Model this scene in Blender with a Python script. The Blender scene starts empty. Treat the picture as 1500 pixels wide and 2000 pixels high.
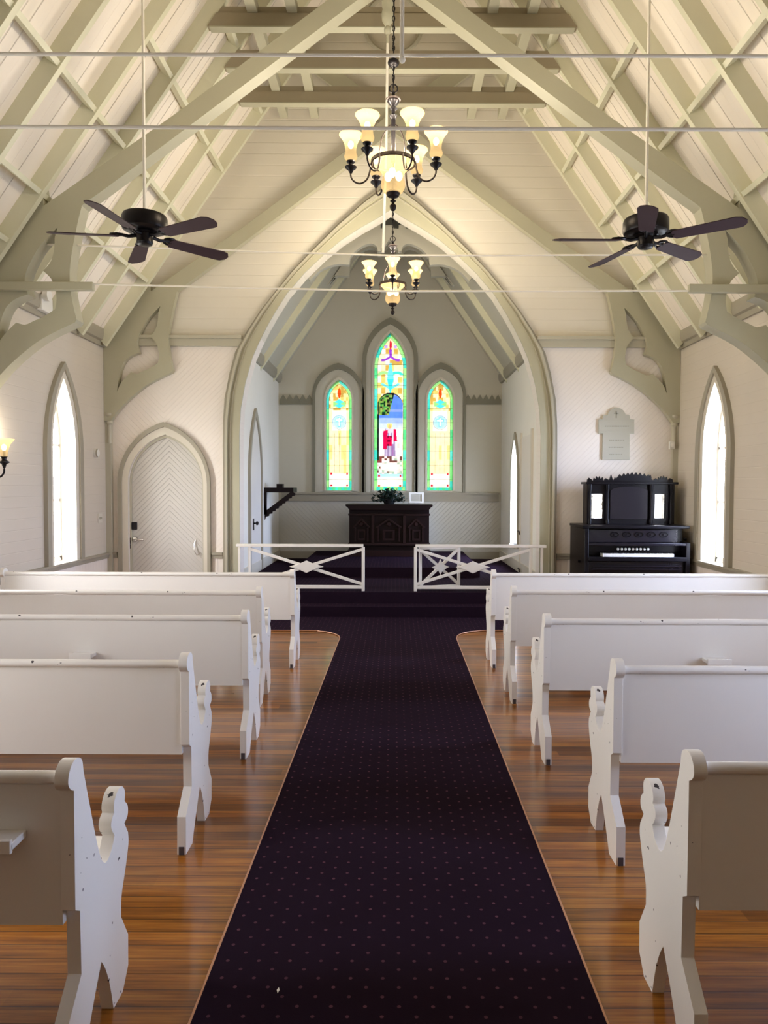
import bpy, bmesh, math, random
from mathutils import Vector, Matrix
from mathutils.geometry import tessellate_polygon
random.seed(7)
PI = math.pi
SC = bpy.context.scene
COL = SC.collection

# ---------------------------------------------------------------- camera
F = 1400.0; CU = 770.0
PITCH = math.atan(50 / F); ROLL = math.radians(.2)
CAM = Vector((0, 0, 1.6))
fw = Vector((0, math.cos(PITCH), -math.sin(PITCH)))
_rt = Vector((1, 0, 0)); _up = _rt.cross(fw)
rt = _rt * math.cos(ROLL) + _up * math.sin(ROLL); up = rt.cross(fw)
cd = bpy.data.cameras.new('camera'); cam = bpy.data.objects.new('camera', cd); COL.objects.link(cam)
cd.sensor_fit = 'VERTICAL'; cd.sensor_height = 36.0; cd.lens = F * 36 / 2000
cd.shift_x = -(CU - 750) / 2000
cd.clip_start = .05; cd.clip_end = 200
m = Matrix((rt, up, -fw)).transposed().to_4x4(); m.translation = CAM
cam.matrix_world = m
SC.camera = cam

def at(u, v, X=None, Y=None, Z=None):
    """world point of photo pixel (u,v) on the plane X=, Y= or Z="""
    d = fw + rt * ((u - CU) / F) - up * ((v - 1000) / F)
    if X is not None: t = (X - CAM.x) / d.x
    elif Y is not None: t = (Y - CAM.y) / d.y
    else: t = (Z - CAM.z) / d.z
    return CAM + d * t

# ---------------------------------------------------------------- view, world, light levels
SC.view_settings.view_transform = 'Standard'; SC.view_settings.look = 'None'
SC.view_settings.exposure = 1.48; SC.view_settings.gamma = 1.0
SC.view_settings.use_curve_mapping = False
WORLD_STRENGTH = 15.0
LAMP_W = 6.5
try:
    cy = SC.cycles
    cy.use_denoising = True; cy.max_bounces = 10; cy.diffuse_bounces = 6; cy.glossy_bounces = 4
    cy.transmission_bounces = 6; cy.transparent_max_bounces = 12
    cy.caustics_reflective = False; cy.caustics_refractive = False
    cy.sample_clamp_indirect = 6.0; cy.blur_glossy = 1.0
except Exception: pass

W = bpy.data.worlds.new('sky'); SC.world = W; W.use_nodes = True
nt = W.node_tree; nt.nodes.clear()
out = nt.nodes.new('ShaderNodeOutputWorld'); bg = nt.nodes.new('ShaderNodeBackground')
tc = nt.nodes.new('ShaderNodeTexCoord'); sx = nt.nodes.new('ShaderNodeSeparateXYZ')
nt.links.new(tc.outputs['Generated'], sx.inputs[0])
def ramp(t, inp, stops):
    r = t.nodes.new('ShaderNodeValToRGB'); e = r.color_ramp.elements
    while len(e) < len(stops): e.new(.5)
    for k, (p_, c) in enumerate(stops): e[k].position = p_; e[k].color = (*c, 1)
    t.links.new(inp, r.inputs[0]); return r
mr = nt.nodes.new('ShaderNodeMapRange'); mr.inputs[1].default_value = -1; nt.links.new(sx.outputs[2], mr.inputs[0])
rz = ramp(nt, mr.outputs[0], [(0, (.42, .43, .39)), (.44, (.56, .58, .54)), (.52, (1, .99, .96)), (1, (.80, .88, 1.0))])
mr2 = nt.nodes.new('ShaderNodeMapRange'); mr2.inputs[1].default_value = -1; nt.links.new(sx.outputs[0], mr2.inputs[0])
rx = ramp(nt, mr2.outputs[0], [(0, (1.0, .96, .93)), (.5, (.95, .97, 1.05)), (1, (.68, .83, 1.24))])
mm = nt.nodes.new('ShaderNodeMix'); mm.data_type = 'RGBA'; mm.blend_type = 'MULTIPLY'; mm.inputs[0].default_value = 1
nt.links.new(rz.outputs[0], mm.inputs[6]); nt.links.new(rx.outputs[0], mm.inputs[7])
nt.links.new(mm.outputs[2], bg.inputs[0]); bg.inputs[1].default_value = WORLD_STRENGTH
nt.links.new(bg.outputs[0], out.inputs[0])

def portal(name, loc, rot, sx_, sy_):
    """sampling portal in a window opening (gives no light of its own)"""
    l = bpy.data.lights.new(name, 'AREA'); l.shape = 'RECTANGLE'; l.size = sx_; l.size_y = sy_
    o = bpy.data.objects.new(name, l); COL.objects.link(o); o.location = loc; o.rotation_euler = rot
    l.cycles.is_portal = True
    return o

# ---------------------------------------------------------------- helpers
def srgb(r, g, b):
    f = lambda c: ((c / 255 + .055) / 1.055) ** 2.4 if c > 10 else c / 255 / 12.92
    return (f(r), f(g), f(b))

class NT:
    def __init__(s, name):
        s.m = bpy.data.materials.new(name); s.m.use_nodes = True; s.t = s.m.node_tree
        s.b = s.t.nodes['Principled BSDF']; s.o = s.t.nodes['Material Output']
    def n(s, typ, **k):
        x = s.t.nodes.new(typ)
        for a, v in k.items(): setattr(x, a, v)
        return x
    def l(s, a, b): s.t.links.new(a, b)
    def val(s, x, inp):
        if hasattr(x, 'links') or hasattr(x, 'is_output'): s.l(x, inp)
        else: inp.default_value = x
    def mth(s, op, a, b=0, c=0):
        x = s.n('ShaderNodeMath', operation=op)
        s.val(a, x.inputs[0]); s.val(b, x.inputs[1])
        if len(x.inputs) > 2: s.val(c, x.inputs[2])
        return x.outputs[0]
    def pos(s):
        t = s.n('ShaderNodeTexCoord'); q = s.n('ShaderNodeSeparateXYZ'); s.l(t.outputs['Object'], q.inputs[0])
        s.vec = t.outputs['Object']; return q.outputs
    def mixc(s, f, a, b, bt='MIX'):
        x = s.n('ShaderNodeMix', data_type='RGBA', blend_type=bt)
        s.val(f, x.inputs[0])
        for c, i in ((a, 6), (b, 7)):
            if isinstance(c, tuple): x.inputs[i].default_value = (*c, 1) if len(c) == 3 else c
            else: s.l(c, x.inputs[i])
        return x.outputs[2]
    def noise(s, scale, detail=3, vec=None, rough=.55):
        x = s.n('ShaderNodeTexNoise'); x.inputs['Scale'].default_value = scale; x.inputs['Detail'].default_value = detail
        x.inputs['Roughness'].default_value = rough
        if vec is not None: s.l(vec, x.inputs['Vector'])
        return x.outputs[0]
    def bump(s, h, dist=.002, strength=1.0):
        x = s.n('ShaderNodeBump'); x.inputs['Distance'].default_value = dist; x.inputs['Strength'].default_value = strength
        s.l(h, x.inputs['Height']); s.l(x.outputs[0], s.b.inputs['Normal'])

def groove_height(q, P, t, pitch, w=.06):
    """1 on the board, 0 in the narrow joint"""
    fr = q.mth('FRACT', q.mth('DIVIDE', t, pitch))
    a = q.mth('MINIMUM', fr, q.mth('SUBTRACT', 1.0, fr))
    mrn = q.n('ShaderNodeMapRange', interpolation_type='SMOOTHSTEP'); q.l(a, mrn.inputs[0]); mrn.inputs[2].default_value = w
    return mrn.outputs[0]

def paint(name, col, rough=.45, grooves=(), depth=.004, chips=False, var=.05, irregular=False):
    """painted boards: grooves = list of (ax, ay, az, pitch, abs_x0 or None)"""
    q = NT(name); P = q.pos()
    nz = q.noise(1.7, 4, q.vec)
    c = q.mixc(q.mth('MULTIPLY', nz, 1.0), tuple(x * (1 - var) for x in col), tuple(min(1, x * (1 + var)) for x in col))
    h = None
    for (ax, ay, az, pitch, x0) in grooves:
        X = P[0] if x0 is None else q.mth('ABSOLUTE', q.mth('SUBTRACT', P[0], x0))
        t = q.mth('ADD', q.mth('ADD', q.mth('MULTIPLY', X, ax), q.mth('MULTIPLY', P[1], ay)), q.mth('MULTIPLY', P[2], az))
        t = q.mth('ADD', t, 50.0)
        h = groove_height(q, P, t, pitch)
        if irregular:
            wnn = q.n('ShaderNodeTexWhiteNoise', noise_dimensions='1D'); q.l(q.mth('ROUND', q.mth('DIVIDE', t, pitch)), wnn.inputs['W'])
            kk_ = q.mth('MULTIPLY', q.mth('SUBTRACT', 1.0, h), q.mth('POWER', wnn.outputs[0], 1.6)); h = q.mth('SUBTRACT', 1.0, kk_)
    if h is not None:
        q.bump(h, depth)
    else:
        q.bump(q.noise(60, 2, q.vec), .0004, .5)
    if chips:
        n2 = q.noise(38, 2, q.vec, .5); n3 = q.noise(6, 1, q.vec)
        k = q.mth('MULTIPLY', q.mth('GREATER_THAN', n2, .70), q.mth('GREATER_THAN', n3, .53))
        c = q.mixc(k, c, srgb(60, 55, 60))
    q.l(c, q.b.inputs['Base Color']) if not isinstance(c, tuple) else None
    q.b.inputs['Roughness'].default_value = rough
    return q.m

def plain(name, col, rough=.5, metal=0.0, coat=0.0, spec=None):
    q = NT(name); q.b.inputs['Base Color'].default_value = (*col, 1)
    q.pos(); q.bump(q.noise(45, 2, q.vec), .0003, .4)
    q.b.inputs['Roughness'].default_value = rough; q.b.inputs['Metallic'].default_value = metal
    if coat: q.b.inputs['Coat Weight'].default_value = coat
    if spec is not None: q.b.inputs['Specular IOR Level'].default_value = spec
    return q.m

M = {}
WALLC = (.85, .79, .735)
TRIMC = srgb(184, 180, 162)
BEAMC = srgb(178, 175, 152)
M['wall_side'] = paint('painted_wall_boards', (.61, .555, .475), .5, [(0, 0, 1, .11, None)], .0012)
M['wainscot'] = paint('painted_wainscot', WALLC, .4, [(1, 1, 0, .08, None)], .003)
M['wall_front'] = paint('painted_chevron_beadboard', WALLC, .45, [(.7071, 0, -.7071, .052, -3.0)], .0016)
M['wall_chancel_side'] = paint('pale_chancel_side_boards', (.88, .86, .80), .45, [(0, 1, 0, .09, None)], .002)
M['gable'] = paint('painted_horizontal_boards', (.72, .68, .59), .5, [(0, 0, 1, .14, None)], .002)
M['ceiling'] = paint('painted_roof_boards', (.84, .77, .68), .5, [(0, 1, 0, .1137, None)], .014, irregular=True)
M['trim'] = paint('greige_trim_paint', TRIMC, .4)
M['trim_dark'] = paint('taupe_moulding_paint', srgb(158, 152, 136), .4)
M['window_mould'] = paint('dark_window_moulding_paint', srgb(124, 122, 106), .4)
M['casing'] = paint('pale_casing_paint', srgb(214, 208, 194), .4)
M['beam'] = paint('greige_beam_paint', BEAMC, .45)
M['rafter'] = paint('cream_rafter_paint', srgb(214, 213, 188), .45)
M['collar'] = paint('taupe_collar_paint', srgb(156, 145, 122), .5)
M['pew'] = paint('white_pew_paint', (.79, .765, .73), .32, chips=True, var=.03)
M['pew_panel'] = paint('white_pew_panel_paint', (.77, .745, .71), .32, var=.03)
M['pew_chip'] = plain('bare_scuffed_wood', srgb(70, 62, 66), .7)
M['rail'] = paint('white_rail_paint', (.80, .77, .73), .35)
M['door'] = paint('painted_chevron_door', (.575, .555, .52), .35, [(.7071, 0, .7071, .05, -2.95)], .003)
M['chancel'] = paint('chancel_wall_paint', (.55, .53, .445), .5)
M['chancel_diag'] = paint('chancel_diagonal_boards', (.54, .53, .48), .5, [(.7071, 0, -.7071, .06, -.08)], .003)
M['black'] = plain('black_bronze', (.012, .010, .012), .35, .6)
M['bronze'] = plain('dark_bronze', (.022, .014, .012), .5, .5)
M['chrome'] = plain('brushed_nickel', (.55, .53, .50), .25, 1.0)
M['plastic'] = plain('white_plastic', (.75, .74, .70), .4)
M['plaque'] = plain('grey_stone_paint', srgb(178, 175, 162), .6)
M['plaque_dark'] = plain('engraved_lettering', srgb(150, 146, 132), .7)
M['ebony'] = plain('ebonised_wood', (.004, .003, .005), .35, 0, 0, .16)
M['ebony_panel'] = plain('ebonised_wood_panel', (.008, .006, .011), .25, 0, 0, .3)
M['ivory'] = plain('ivory_keys', (.85, .83, .78), .3)
M['mirror'] = plain('mirror_glass', (.9, .9, .9), .03, 1.0)
M['mahogany'] = plain('dark_mahogany', (.009, .0035, .0042), .4, 0, 0, .2)
M['mahogany_light'] = plain('mahogany_moulding', (.020, .0075, .0075), .4, 0, 0, .25)
M['leaf'] = plain('dark_green_leaf', (.010, .035, .030), .4)
M['pot'] = plain('dark_pot', (.01, .01, .012), .5)
M['edging'] = plain('bronze_carpet_edging', srgb(190, 140, 110), .4, .4)
M['blade'] = plain('walnut_fan_blade', (.048, .026, .032), .55, 0, 0, .2)
M['rod'] = paint('cream_rod_paint', (.84, .80, .70), .4)

def wood_floor():
    q = NT('pine_floor_boards'); P = q.pos()
    bw = .074
    row = q.mth('FLOOR', q.mth('DIVIDE', P[1], bw))
    wn = q.n('ShaderNodeTexWhiteNoise', noise_dimensions='1D'); q.l(row, wn.inputs['W'])
    xo = q.mth('ADD', P[0], q.mth('MULTIPLY', wn.outputs[0], 9.0))
    seg = q.mth('FLOOR', q.mth('DIVIDE', xo, 3.1))
    wn2 = q.n('ShaderNodeTexWhiteNoise', noise_dimensions='2D')
    cv = q.n('ShaderNodeCombineXYZ'); q.l(row, cv.inputs[0]); q.l(seg, cv.inputs[1]); q.l(cv.outputs[0], wn2.inputs['Vector'])
    cg = q.n('ShaderNodeCombineXYZ')
    q.l(q.mth('MULTIPLY', xo, .16), cg.inputs[0]); q.l(q.mth('MULTIPLY', P[1], 2.6), cg.inputs[1]); q.l(q.mth('MULTIPLY', row, 3.7), cg.inputs[2])
    g = q.noise(11, 6, cg.outputs[0], .62)
    cg2 = q.n('ShaderNodeCombineXYZ')
    q.l(q.mth('MULTIPLY', xo, .55), cg2.inputs[0]); q.l(q.mth('MULTIPLY', P[1], 4.0), cg2.inputs[1]); q.l(row, cg2.inputs[2])
    wv = q.n('ShaderNodeTexWave', wave_type='BANDS', bands_direction='Y'); q.l(cg2.outputs[0], wv.inputs[0])
    wv.inputs['Scale'].default_value = 5.0; wv.inputs['Distortion'].default_value = 5; wv.inputs['Detail'].default_value = 2; wv.inputs['Detail Scale'].default_value = .7
    r1 = ramp(q.t, g, [(.28, srgb(90, 52, 14)), (.5, srgb(142, 88, 28)), (.72, srgb(174, 118, 48))])
    tone = ramp(q.t, wn2.outputs[0], [(0, (.50, .46, .42)), (.3, (.95, .93, .90)), (.7, (1.05, 1.05, 1.0)), (1, (1.25, 1.20, 1.06))])
    c = q.mixc(1.0, r1.outputs[0], tone.outputs[0], 'MULTIPLY')
    dk = ramp(q.t, wv.outputs[0], [(0, (.62, .56, .50)), (.35, (1, 1, 1)), (1, (1, 1, 1))])
    c = q.mixc(.45, c, dk.outputs[0], 'MULTIPLY')
    h = groove_height(q, P, q.mth('ADD', P[1], 0.0), bw, .06)
    c = q.mixc(h, q.mixc(1.0, c, (.28, .24, .22), 'MULTIPLY'), c)
    q.l(c, q.b.inputs['Base Color'])
    rr = q.mth('MULTIPLY_ADD', q.noise(3, 3, q.vec), .12, .24); q.l(rr, q.b.inputs['Roughness'])
    q.b.inputs['Coat Weight'].default_value = .8; q.b.inputs['Specular IOR Level'].default_value = .15; q.b.inputs['Coat Roughness'].default_value = .13
    q.bump(h, .0008, .5)
    return q.m
M['floor'] = wood_floor()

def carpet(name, dots=True, base=(.0115, .0058, .0118)):
    q = NT(name); P = q.pos()
    col = q.mixc(q.noise(5, 3, q.vec), tuple(x * .8 for x in base), tuple(x * 1.25 for x in base))
    f = q.noise(420, 2, q.vec)
    col = q.mixc(q.mth('MULTIPLY', f, .5), col, tuple(x * 2.2 for x in base))
    if dots:
        def lattice(ox, oy):
            a = q.mth('SUBTRACT', q.mth('FRACT', q.mth('DIVIDE', q.mth('ADD', P[0], 20 + ox), .104)), .5)
            b = q.mth('SUBTRACT', q.mth('FRACT', q.mth('DIVIDE', q.mth('ADD', P[1], 20 + oy), .084)), .5)
            a = q.mth('MULTIPLY', a, .104); b = q.mth('MULTIPLY', b, .084)
            d = q.mth('SQRT', q.mth('ADD', q.mth('MULTIPLY', a, a), q.mth('MULTIPLY', b, b)))
            return q.mth('LESS_THAN', d, .0062)
        k = q.mth('MAXIMUM', lattice(0, 0), lattice(.052, .042))
        ge = q.n('ShaderNodeNewGeometry'); sg = q.n('ShaderNodeSeparateXYZ'); q.l(ge.outputs['Normal'], sg.inputs[0])
        k = q.mth('MULTIPLY', k, q.mth('GREATER_THAN', sg.outputs[2], .5))
        wn = q.noise(30, 1, q.vec)
        col = q.mixc(q.mth('MULTIPLY', k, q.mth('MULTIPLY_ADD', wn, 1.0, .2)), col, (.12, .05, .07))
    q.l(col, q.b.inputs['Base Color']); q.b.inputs['Roughness'].default_value = .95
    q.b.inputs['Specular IOR Level'].default_value = .03
    q.b.inputs['Sheen Weight'].default_value = .0
    q.bump(f, .002, .6)
    return q.m
M['carpet'] = carpet('aubergine_dotted_carpet')
M['carpet_step'] = carpet('aubergine_step_carpet', True)

def glass():
    q = NT('window_pane_glass'); tr = q.n('ShaderNodeBsdfTransparent'); gl = q.n('ShaderNodeBsdfGlossy'); gl.inputs['Roughness'].default_value = .02
    mx = q.n('ShaderNodeMixShader'); mx.inputs[0].default_value = .04
    q.l(tr.outputs[0], mx.inputs[1]); q.l(gl.outputs[0], mx.inputs[2]); q.l(mx.outputs[0], q.o.inputs[0])
    return q.m
M['glass'] = glass()

def stained():
    q = NT('stained_glass'); a = q.n('ShaderNodeVertexColor'); a.layer_name = 'Col'
    P = q.pos(); nz = q.noise(9, 3, q.vec)
    c = q.mixc(1.0, a.outputs[0], ramp(q.t, nz, [(.3, (.042, .042, .042)), (.7, (.055, .055, .055))]).outputs[0], 'MULTIPLY')
    tr = q.n('ShaderNodeBsdfTransparent'); tl = q.n('ShaderNodeBsdfTranslucent'); q.l(c, tr.inputs[0]); q.l(c, tl.inputs[0])
    mx = q.n('ShaderNodeMixShader'); mx.inputs[0].default_value = .55
    q.l(tr.outputs[0], mx.inputs[1]); q.l(tl.outputs[0], mx.inputs[2]); q.l(mx.outputs[0], q.o.inputs[0])
    return q.m
M['stained'] = stained()

def emis(name, col, st, transp=0.0):
    q = NT(name); e = q.n('ShaderNodeEmission'); e.inputs[0].default_value = (*col, 1); e.inputs[1].default_value = st
    if transp:
        tr = q.n('ShaderNodeBsdfTransparent'); mx = q.n('ShaderNodeMixShader'); mx.inputs[0].default_value = transp
        q.l(e.outputs[0], mx.inputs[1]); q.l(tr.outputs[0], mx.inputs[2]); q.l(mx.outputs[0], q.o.inputs[0])
    else: q.l(e.outputs[0], q.o.inputs[0])
    return q.m
M['bulb'] = emis('lit_bulb', (1, .86, .58), 3.5)
def frosted():
    q = NT('lit_frosted_shade'); P = q.pos()
    e = q.n('ShaderNodeEmission'); e.inputs[0].default_value = (1, .70, .33, 1); e.inputs[1].default_value = .165
    df = q.n('ShaderNodeBsdfTranslucent'); df.inputs[0].default_value = (.075, .052, .024, 1)
    tr = q.n('ShaderNodeBsdfTransparent'); tr.inputs[0].default_value = (1, .93, .8, 1)
    m1 = q.n('ShaderNodeMixShader'); m1.inputs[0].default_value = .42
    ad = q.n('ShaderNodeAddShader'); 
    q.l(df.outputs[0], m1.inputs[1]); q.l(tr.outputs[0], m1.inputs[2])
    q.l(m1.outputs[0], ad.inputs[0]); q.l(e.outputs[0], ad.inputs[1]); q.l(ad.outputs[0], q.o.inputs[0])
    return q.m
M['shade'] = frosted()

class MB:
    """collects verts and faces, builds ONE mesh object"""
    def __init__(s): s.v = []; s.f = []; s.mi = []; s.k = 0
    def add(s, vs, fs):
        b = len(s.v); s.v += [tuple(x) for x in vs]; s.f += [tuple(b + i for i in f) for f in fs]; s.mi += [s.k] * len(fs); return s
    def box(s, x0, x1, y0, y1, z0, z1):
        return s.add([(x0, y0, z0), (x1, y0, z0), (x1, y1, z0), (x0, y1, z0), (x0, y0, z1), (x1, y0, z1), (x1, y1, z1), (x0, y1, z1)],
                     [(0, 3, 2, 1), (4, 5, 6, 7), (0, 1, 5, 4), (1, 2, 6, 5), (2, 3, 7, 6), (3, 0, 4, 7)])
    def obox(s, c, ax, ay, az):
        c, ax, ay, az = map(Vector, (c, ax, ay, az)); vs = []
        for k in (-1, 1):
            for (i, j) in ((-1, -1), (1, -1), (1, 1), (-1, 1)): vs.append(c + ax * i + ay * j + az * k)
        return s.add(vs, [(0, 3, 2, 1), (4, 5, 6, 7), (0, 1, 5, 4), (1, 2, 6, 5), (2, 3, 7, 6), (3, 0, 4, 7)])
    def bar(s, p, q, w, h, upv=(0, 0, 1)):
        p, q = Vector(p), Vector(q); d = q - p; L = d.length; d.normalize(); u_ = Vector(upv)
        sd = d.cross(u_)
        if sd.length < 1e-5: sd = d.cross(Vector((0, 1, 0)))
        sd.normalize(); u_ = sd.cross(d)
        return s.obox((p + q) / 2, d * L / 2, sd * w / 2, u_ * h / 2)
    def prism(s, polys, plane, a0, a1):
        """polys: [outline, hole, ...] of 2D points; plane 'XZ','YZ','XY'"""
        put = {'XZ': lambda a, b, c: (a, c, b), 'YZ': lambda a, b, c: (c, a, b), 'XY': lambda a, b, c: (a, b, c)}[plane]
        if polys and not isinstance(polys[0], list): polys = [list(polys)]
        flat = [p_ for pl in polys for p_ in pl]
        tri = tessellate_polygon([[Vector((p_[0], p_[1], 0)) for p_ in pl] for pl in polys])
        n = len(flat); vs = [put(p_[0], p_[1], a0) for p_ in flat] + [put(p_[0], p_[1], a1) for p_ in flat]
        fs = []
        for t in tri: fs.append(tuple(t)); fs.append(tuple(n + i for i in reversed(t)))
        o = 0
        for pl in polys:
            k = len(pl)
            for i in range(k): j = (i + 1) % k; fs.append((o + i, o + j, n + o + j, n + o + i))
            o += k
        return s.add(vs, fs)
    def lathe(s, prof, c=(0, 0, 0), seg=24, axis='Z'):
        vs = []; n = len(prof)
        for i in range(seg):
            a = 2 * PI * i / seg
            for (r_, z) in prof:
                x, y = r_ * math.cos(a), r_ * math.sin(a)
                p_ = (x, y, z) if axis == 'Z' else ((z, x, y) if axis == 'X' else (x, z, y))
                vs.append((c[0] + p_[0], c[1] + p_[1], c[2] + p_[2]))
        fs = []
        for i in range(seg):
            j = (i + 1) % seg
            for k in range(n - 1): fs.append((i * n + k, j * n + k, j * n + k + 1, i * n + k + 1))
        return s.add(vs, fs)
    def tube(s, path, r_, seg=8, closed=False):
        path = [Vector(p_) for p_ in path]; n = len(path); vs = []; fs = []
        prev = None
        for i, p_ in enumerate(path):
            a = path[i - 1] if (i > 0 or closed) else p_; b = path[(i + 1) % n] if (i < n - 1 or closed) else p_
            d = (b - a).normalized()
            if prev is None:
                u_ = d.cross(Vector((0, 0, 1)))
                if u_.length < 1e-3: u_ = d.cross(Vector((0, 1, 0)))
            else: u_ = prev - d * prev.dot(d)
            u_.normalize(); prev = u_; w = d.cross(u_)
            rr = r_[i] if isinstance(r_, (list, tuple)) else r_
            for k in range(seg):
                t = 2 * PI * k / seg; vs.append(p_ + (u_ * math.cos(t) + w * math.sin(t)) * rr)
        for i in range(n if closed else n - 1):
            j = (i + 1) % n
            for k in range(seg): l = (k + 1) % seg; fs.append((i * seg + k, i * seg + l, j * seg + l, j * seg + k))
        if not closed: fs.append(tuple(range(seg))); fs.append(tuple((n - 1) * seg + k for k in reversed(range(seg))))
        return s.add(vs, fs)
    def sphere(s, c, r_, seg=12, sz=1.0):
        return s.lathe([(r_ * math.sin(PI * i / 8) if 0 < i < 8 else 0.0001, -r_ * sz * math.cos(PI * i / 8)) for i in range(9)], c, seg)
    def build(s, name, mats, parent=None, bevel=0, smooth=35):
        me = bpy.data.meshes.new(name); me.from_pydata(s.v, [], s.f)
        if not isinstance(mats, (list, tuple)): mats = [mats]
        for m_ in mats: me.materials.append(M[m_] if isinstance(m_, str) else m_)
        for p_, i in zip(me.polygons, s.mi): p_.material_index = i
        bm = bmesh.new(); bm.from_mesh(me); bmesh.ops.remove_doubles(bm, verts=bm.verts, dist=1e-5)
        bmesh.ops.recalc_face_normals(bm, faces=bm.faces); bm.to_mesh(me); bm.free()
        for p_ in me.polygons: p_.use_smooth = True
        me.set_sharp_from_angle(angle=math.radians(smooth))
        o = bpy.data.objects.new(name, me); COL.objects.link(o)
        if parent is not None: o.parent = parent
        if bevel:
            b = o.modifiers.new('bevel', 'BEVEL'); b.width = bevel; b.segments = 2; b.limit_method = 'ANGLE'; b.angle_limit = math.radians(40)
        return o

def empty(name, loc=(0, 0, 0), rz=0):
    o = bpy.data.objects.new(name, None); COL.objects.link(o); o.location = loc; o.rotation_euler = (0, 0, rz); o.empty_display_size = .1; return o
def tag(o, label=None, cat=None, group=None, kind=None):
    if label: o['label'] = label
    if cat: o['category'] = cat
    if group: o['group'] = group
    if kind: o['kind'] = kind
    return o
def struct(mb, name, mats, **k): return tag(mb.build(name, mats, **k), kind='structure')
def copy_tree(o, parent=None):
    c = o.copy(); COL.objects.link(c)
    if parent is not None: c.parent = parent
    for ch in [x for x in bpy.data.objects if x.parent == o]: copy_tree(ch, c)
    return c
ORD = ['first', 'second', 'third', 'fourth', 'fifth', 'sixth', 'seventh', 'eighth', 'ninth', 'tenth', 'eleventh', 'twelfth', 'thirteenth', 'fourteenth', 'fifteenth', 'sixteenth']

def lancet(xc, hw, z0, zs, za, n=12):
    """pointed-arch outline, counter-clockwise from the bottom left"""
    h = za - zs; R = (hw * hw + h * h) / (2 * hw); pts = [(xc - hw, z0), (xc + hw, z0)]
    a1 = math.asin(min(1, h / R)) if R > hw else PI / 2
    for i in range(n + 1):
        a = a1 * i / n; pts.append((xc + hw - R + R * math.cos(a), zs + R * math.sin(a)))
    for i in range(n - 1, -1, -1):
        a = a1 * i / n; pts.append((xc - hw + R - R * math.cos(a), zs + R * math.sin(a)))
    return pts
def lerp_poly(a, b, t): return [(p_[0] + (q_[0] - p_[0]) * t, p_[1] + (q_[1] - p_[1]) * t) for p_, q_ in zip(a, b)]
def ring(mb, outer, inner, plane, a0, a1):
    """open-bottomed band between two outlines with equal counts (index 0/1 are the feet)"""
    o = outer[1:] + [outer[0]]; i = inner[1:] + [inner[0]]
    return mb.prism([o + i[::-1]], plane, a0, a1)

# ---------------------------------------------------------------- main dimensions
XC = -.035; HW = 3.70; XL = XC - HW; XR = XC + HW
YF = 9.35; YB = -1.9; ZE = 3.48; SL = 1.44; ZR = ZE + SL * HW
CXC = -.08; CHW = 2.03; CXL = CXC - CHW; CXR = CXC + CHW; YC = 13.1; CZE = 3.57; CSL = 1.45; CZR = CZE + CSL * CHW
ZP = .28                                  # chancel floor
WT = .18

# ---- chancel arch opening, measured half-widths down the curve
ARCH_IN = [(0, 0.0), (20, 25), (58, 74), (95, 118), (150, 178), (195, 222), (237, 246), (266, 262), (281, 276), (291, 288), (293, 292)]
def arch_curve(vs_offs):
    return [(o_ * (YF / F), at(CU, v_, Y=YF).z) for v_, o_ in vs_offs]
IN = arch_curve([(410, 0), (425, 22), (445, 57), (470, 95), (497, 127), (535, 166), (575, 200), (610, 222), (640, 239), (670, 254), (700, 267), (750, 281), (800, 290), (850, 293)])
OUT = arch_curve([(355, 0), (371, 22), (393, 50), (440, 101), (497, 157), (535, 192), (575, 224), (610, 251), (650, 277), (690, 299), (730, 310), (780, 320), (830, 323.5), (870, 324)])
CX = (at(762, 800, Y=YF).x)
def arch_poly(c, z0):
    """ccw outline from bottom-left"""
    R_ = [(CX + x, z) for x, z in c][::-1]; L_ = [(CX - x, z) for x, z in c][1:]
    return [(L_[-1][0], z0), (R_[0][0], z0)] + R_ + L_

# ---------------------------------------------------------------- structure: floors
struct(MB().box(XL - .2, XR + .2, YB - .2, YF + .3, -.12, 0), 'floor', 'floor')
mb = MB(); zt = ZP
mb.box(-2.25, 2.15, 8.655, 8.90, 0, .14)
mb.box(-2.25, 2.15, 8.895, YF, 0, ZP)
mb.box(CXL + .02, CXR - .02, YF - .02, YC, 0, ZP)
st = struct(mb, 'floor_chancel', 'carpet_step')
# carpeted predella under the altar
struct(MB().box(-1.42, 1.25, 10.40, 13.05, ZP, ZP + .14), 'floor_predella', 'carpet_step')

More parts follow.
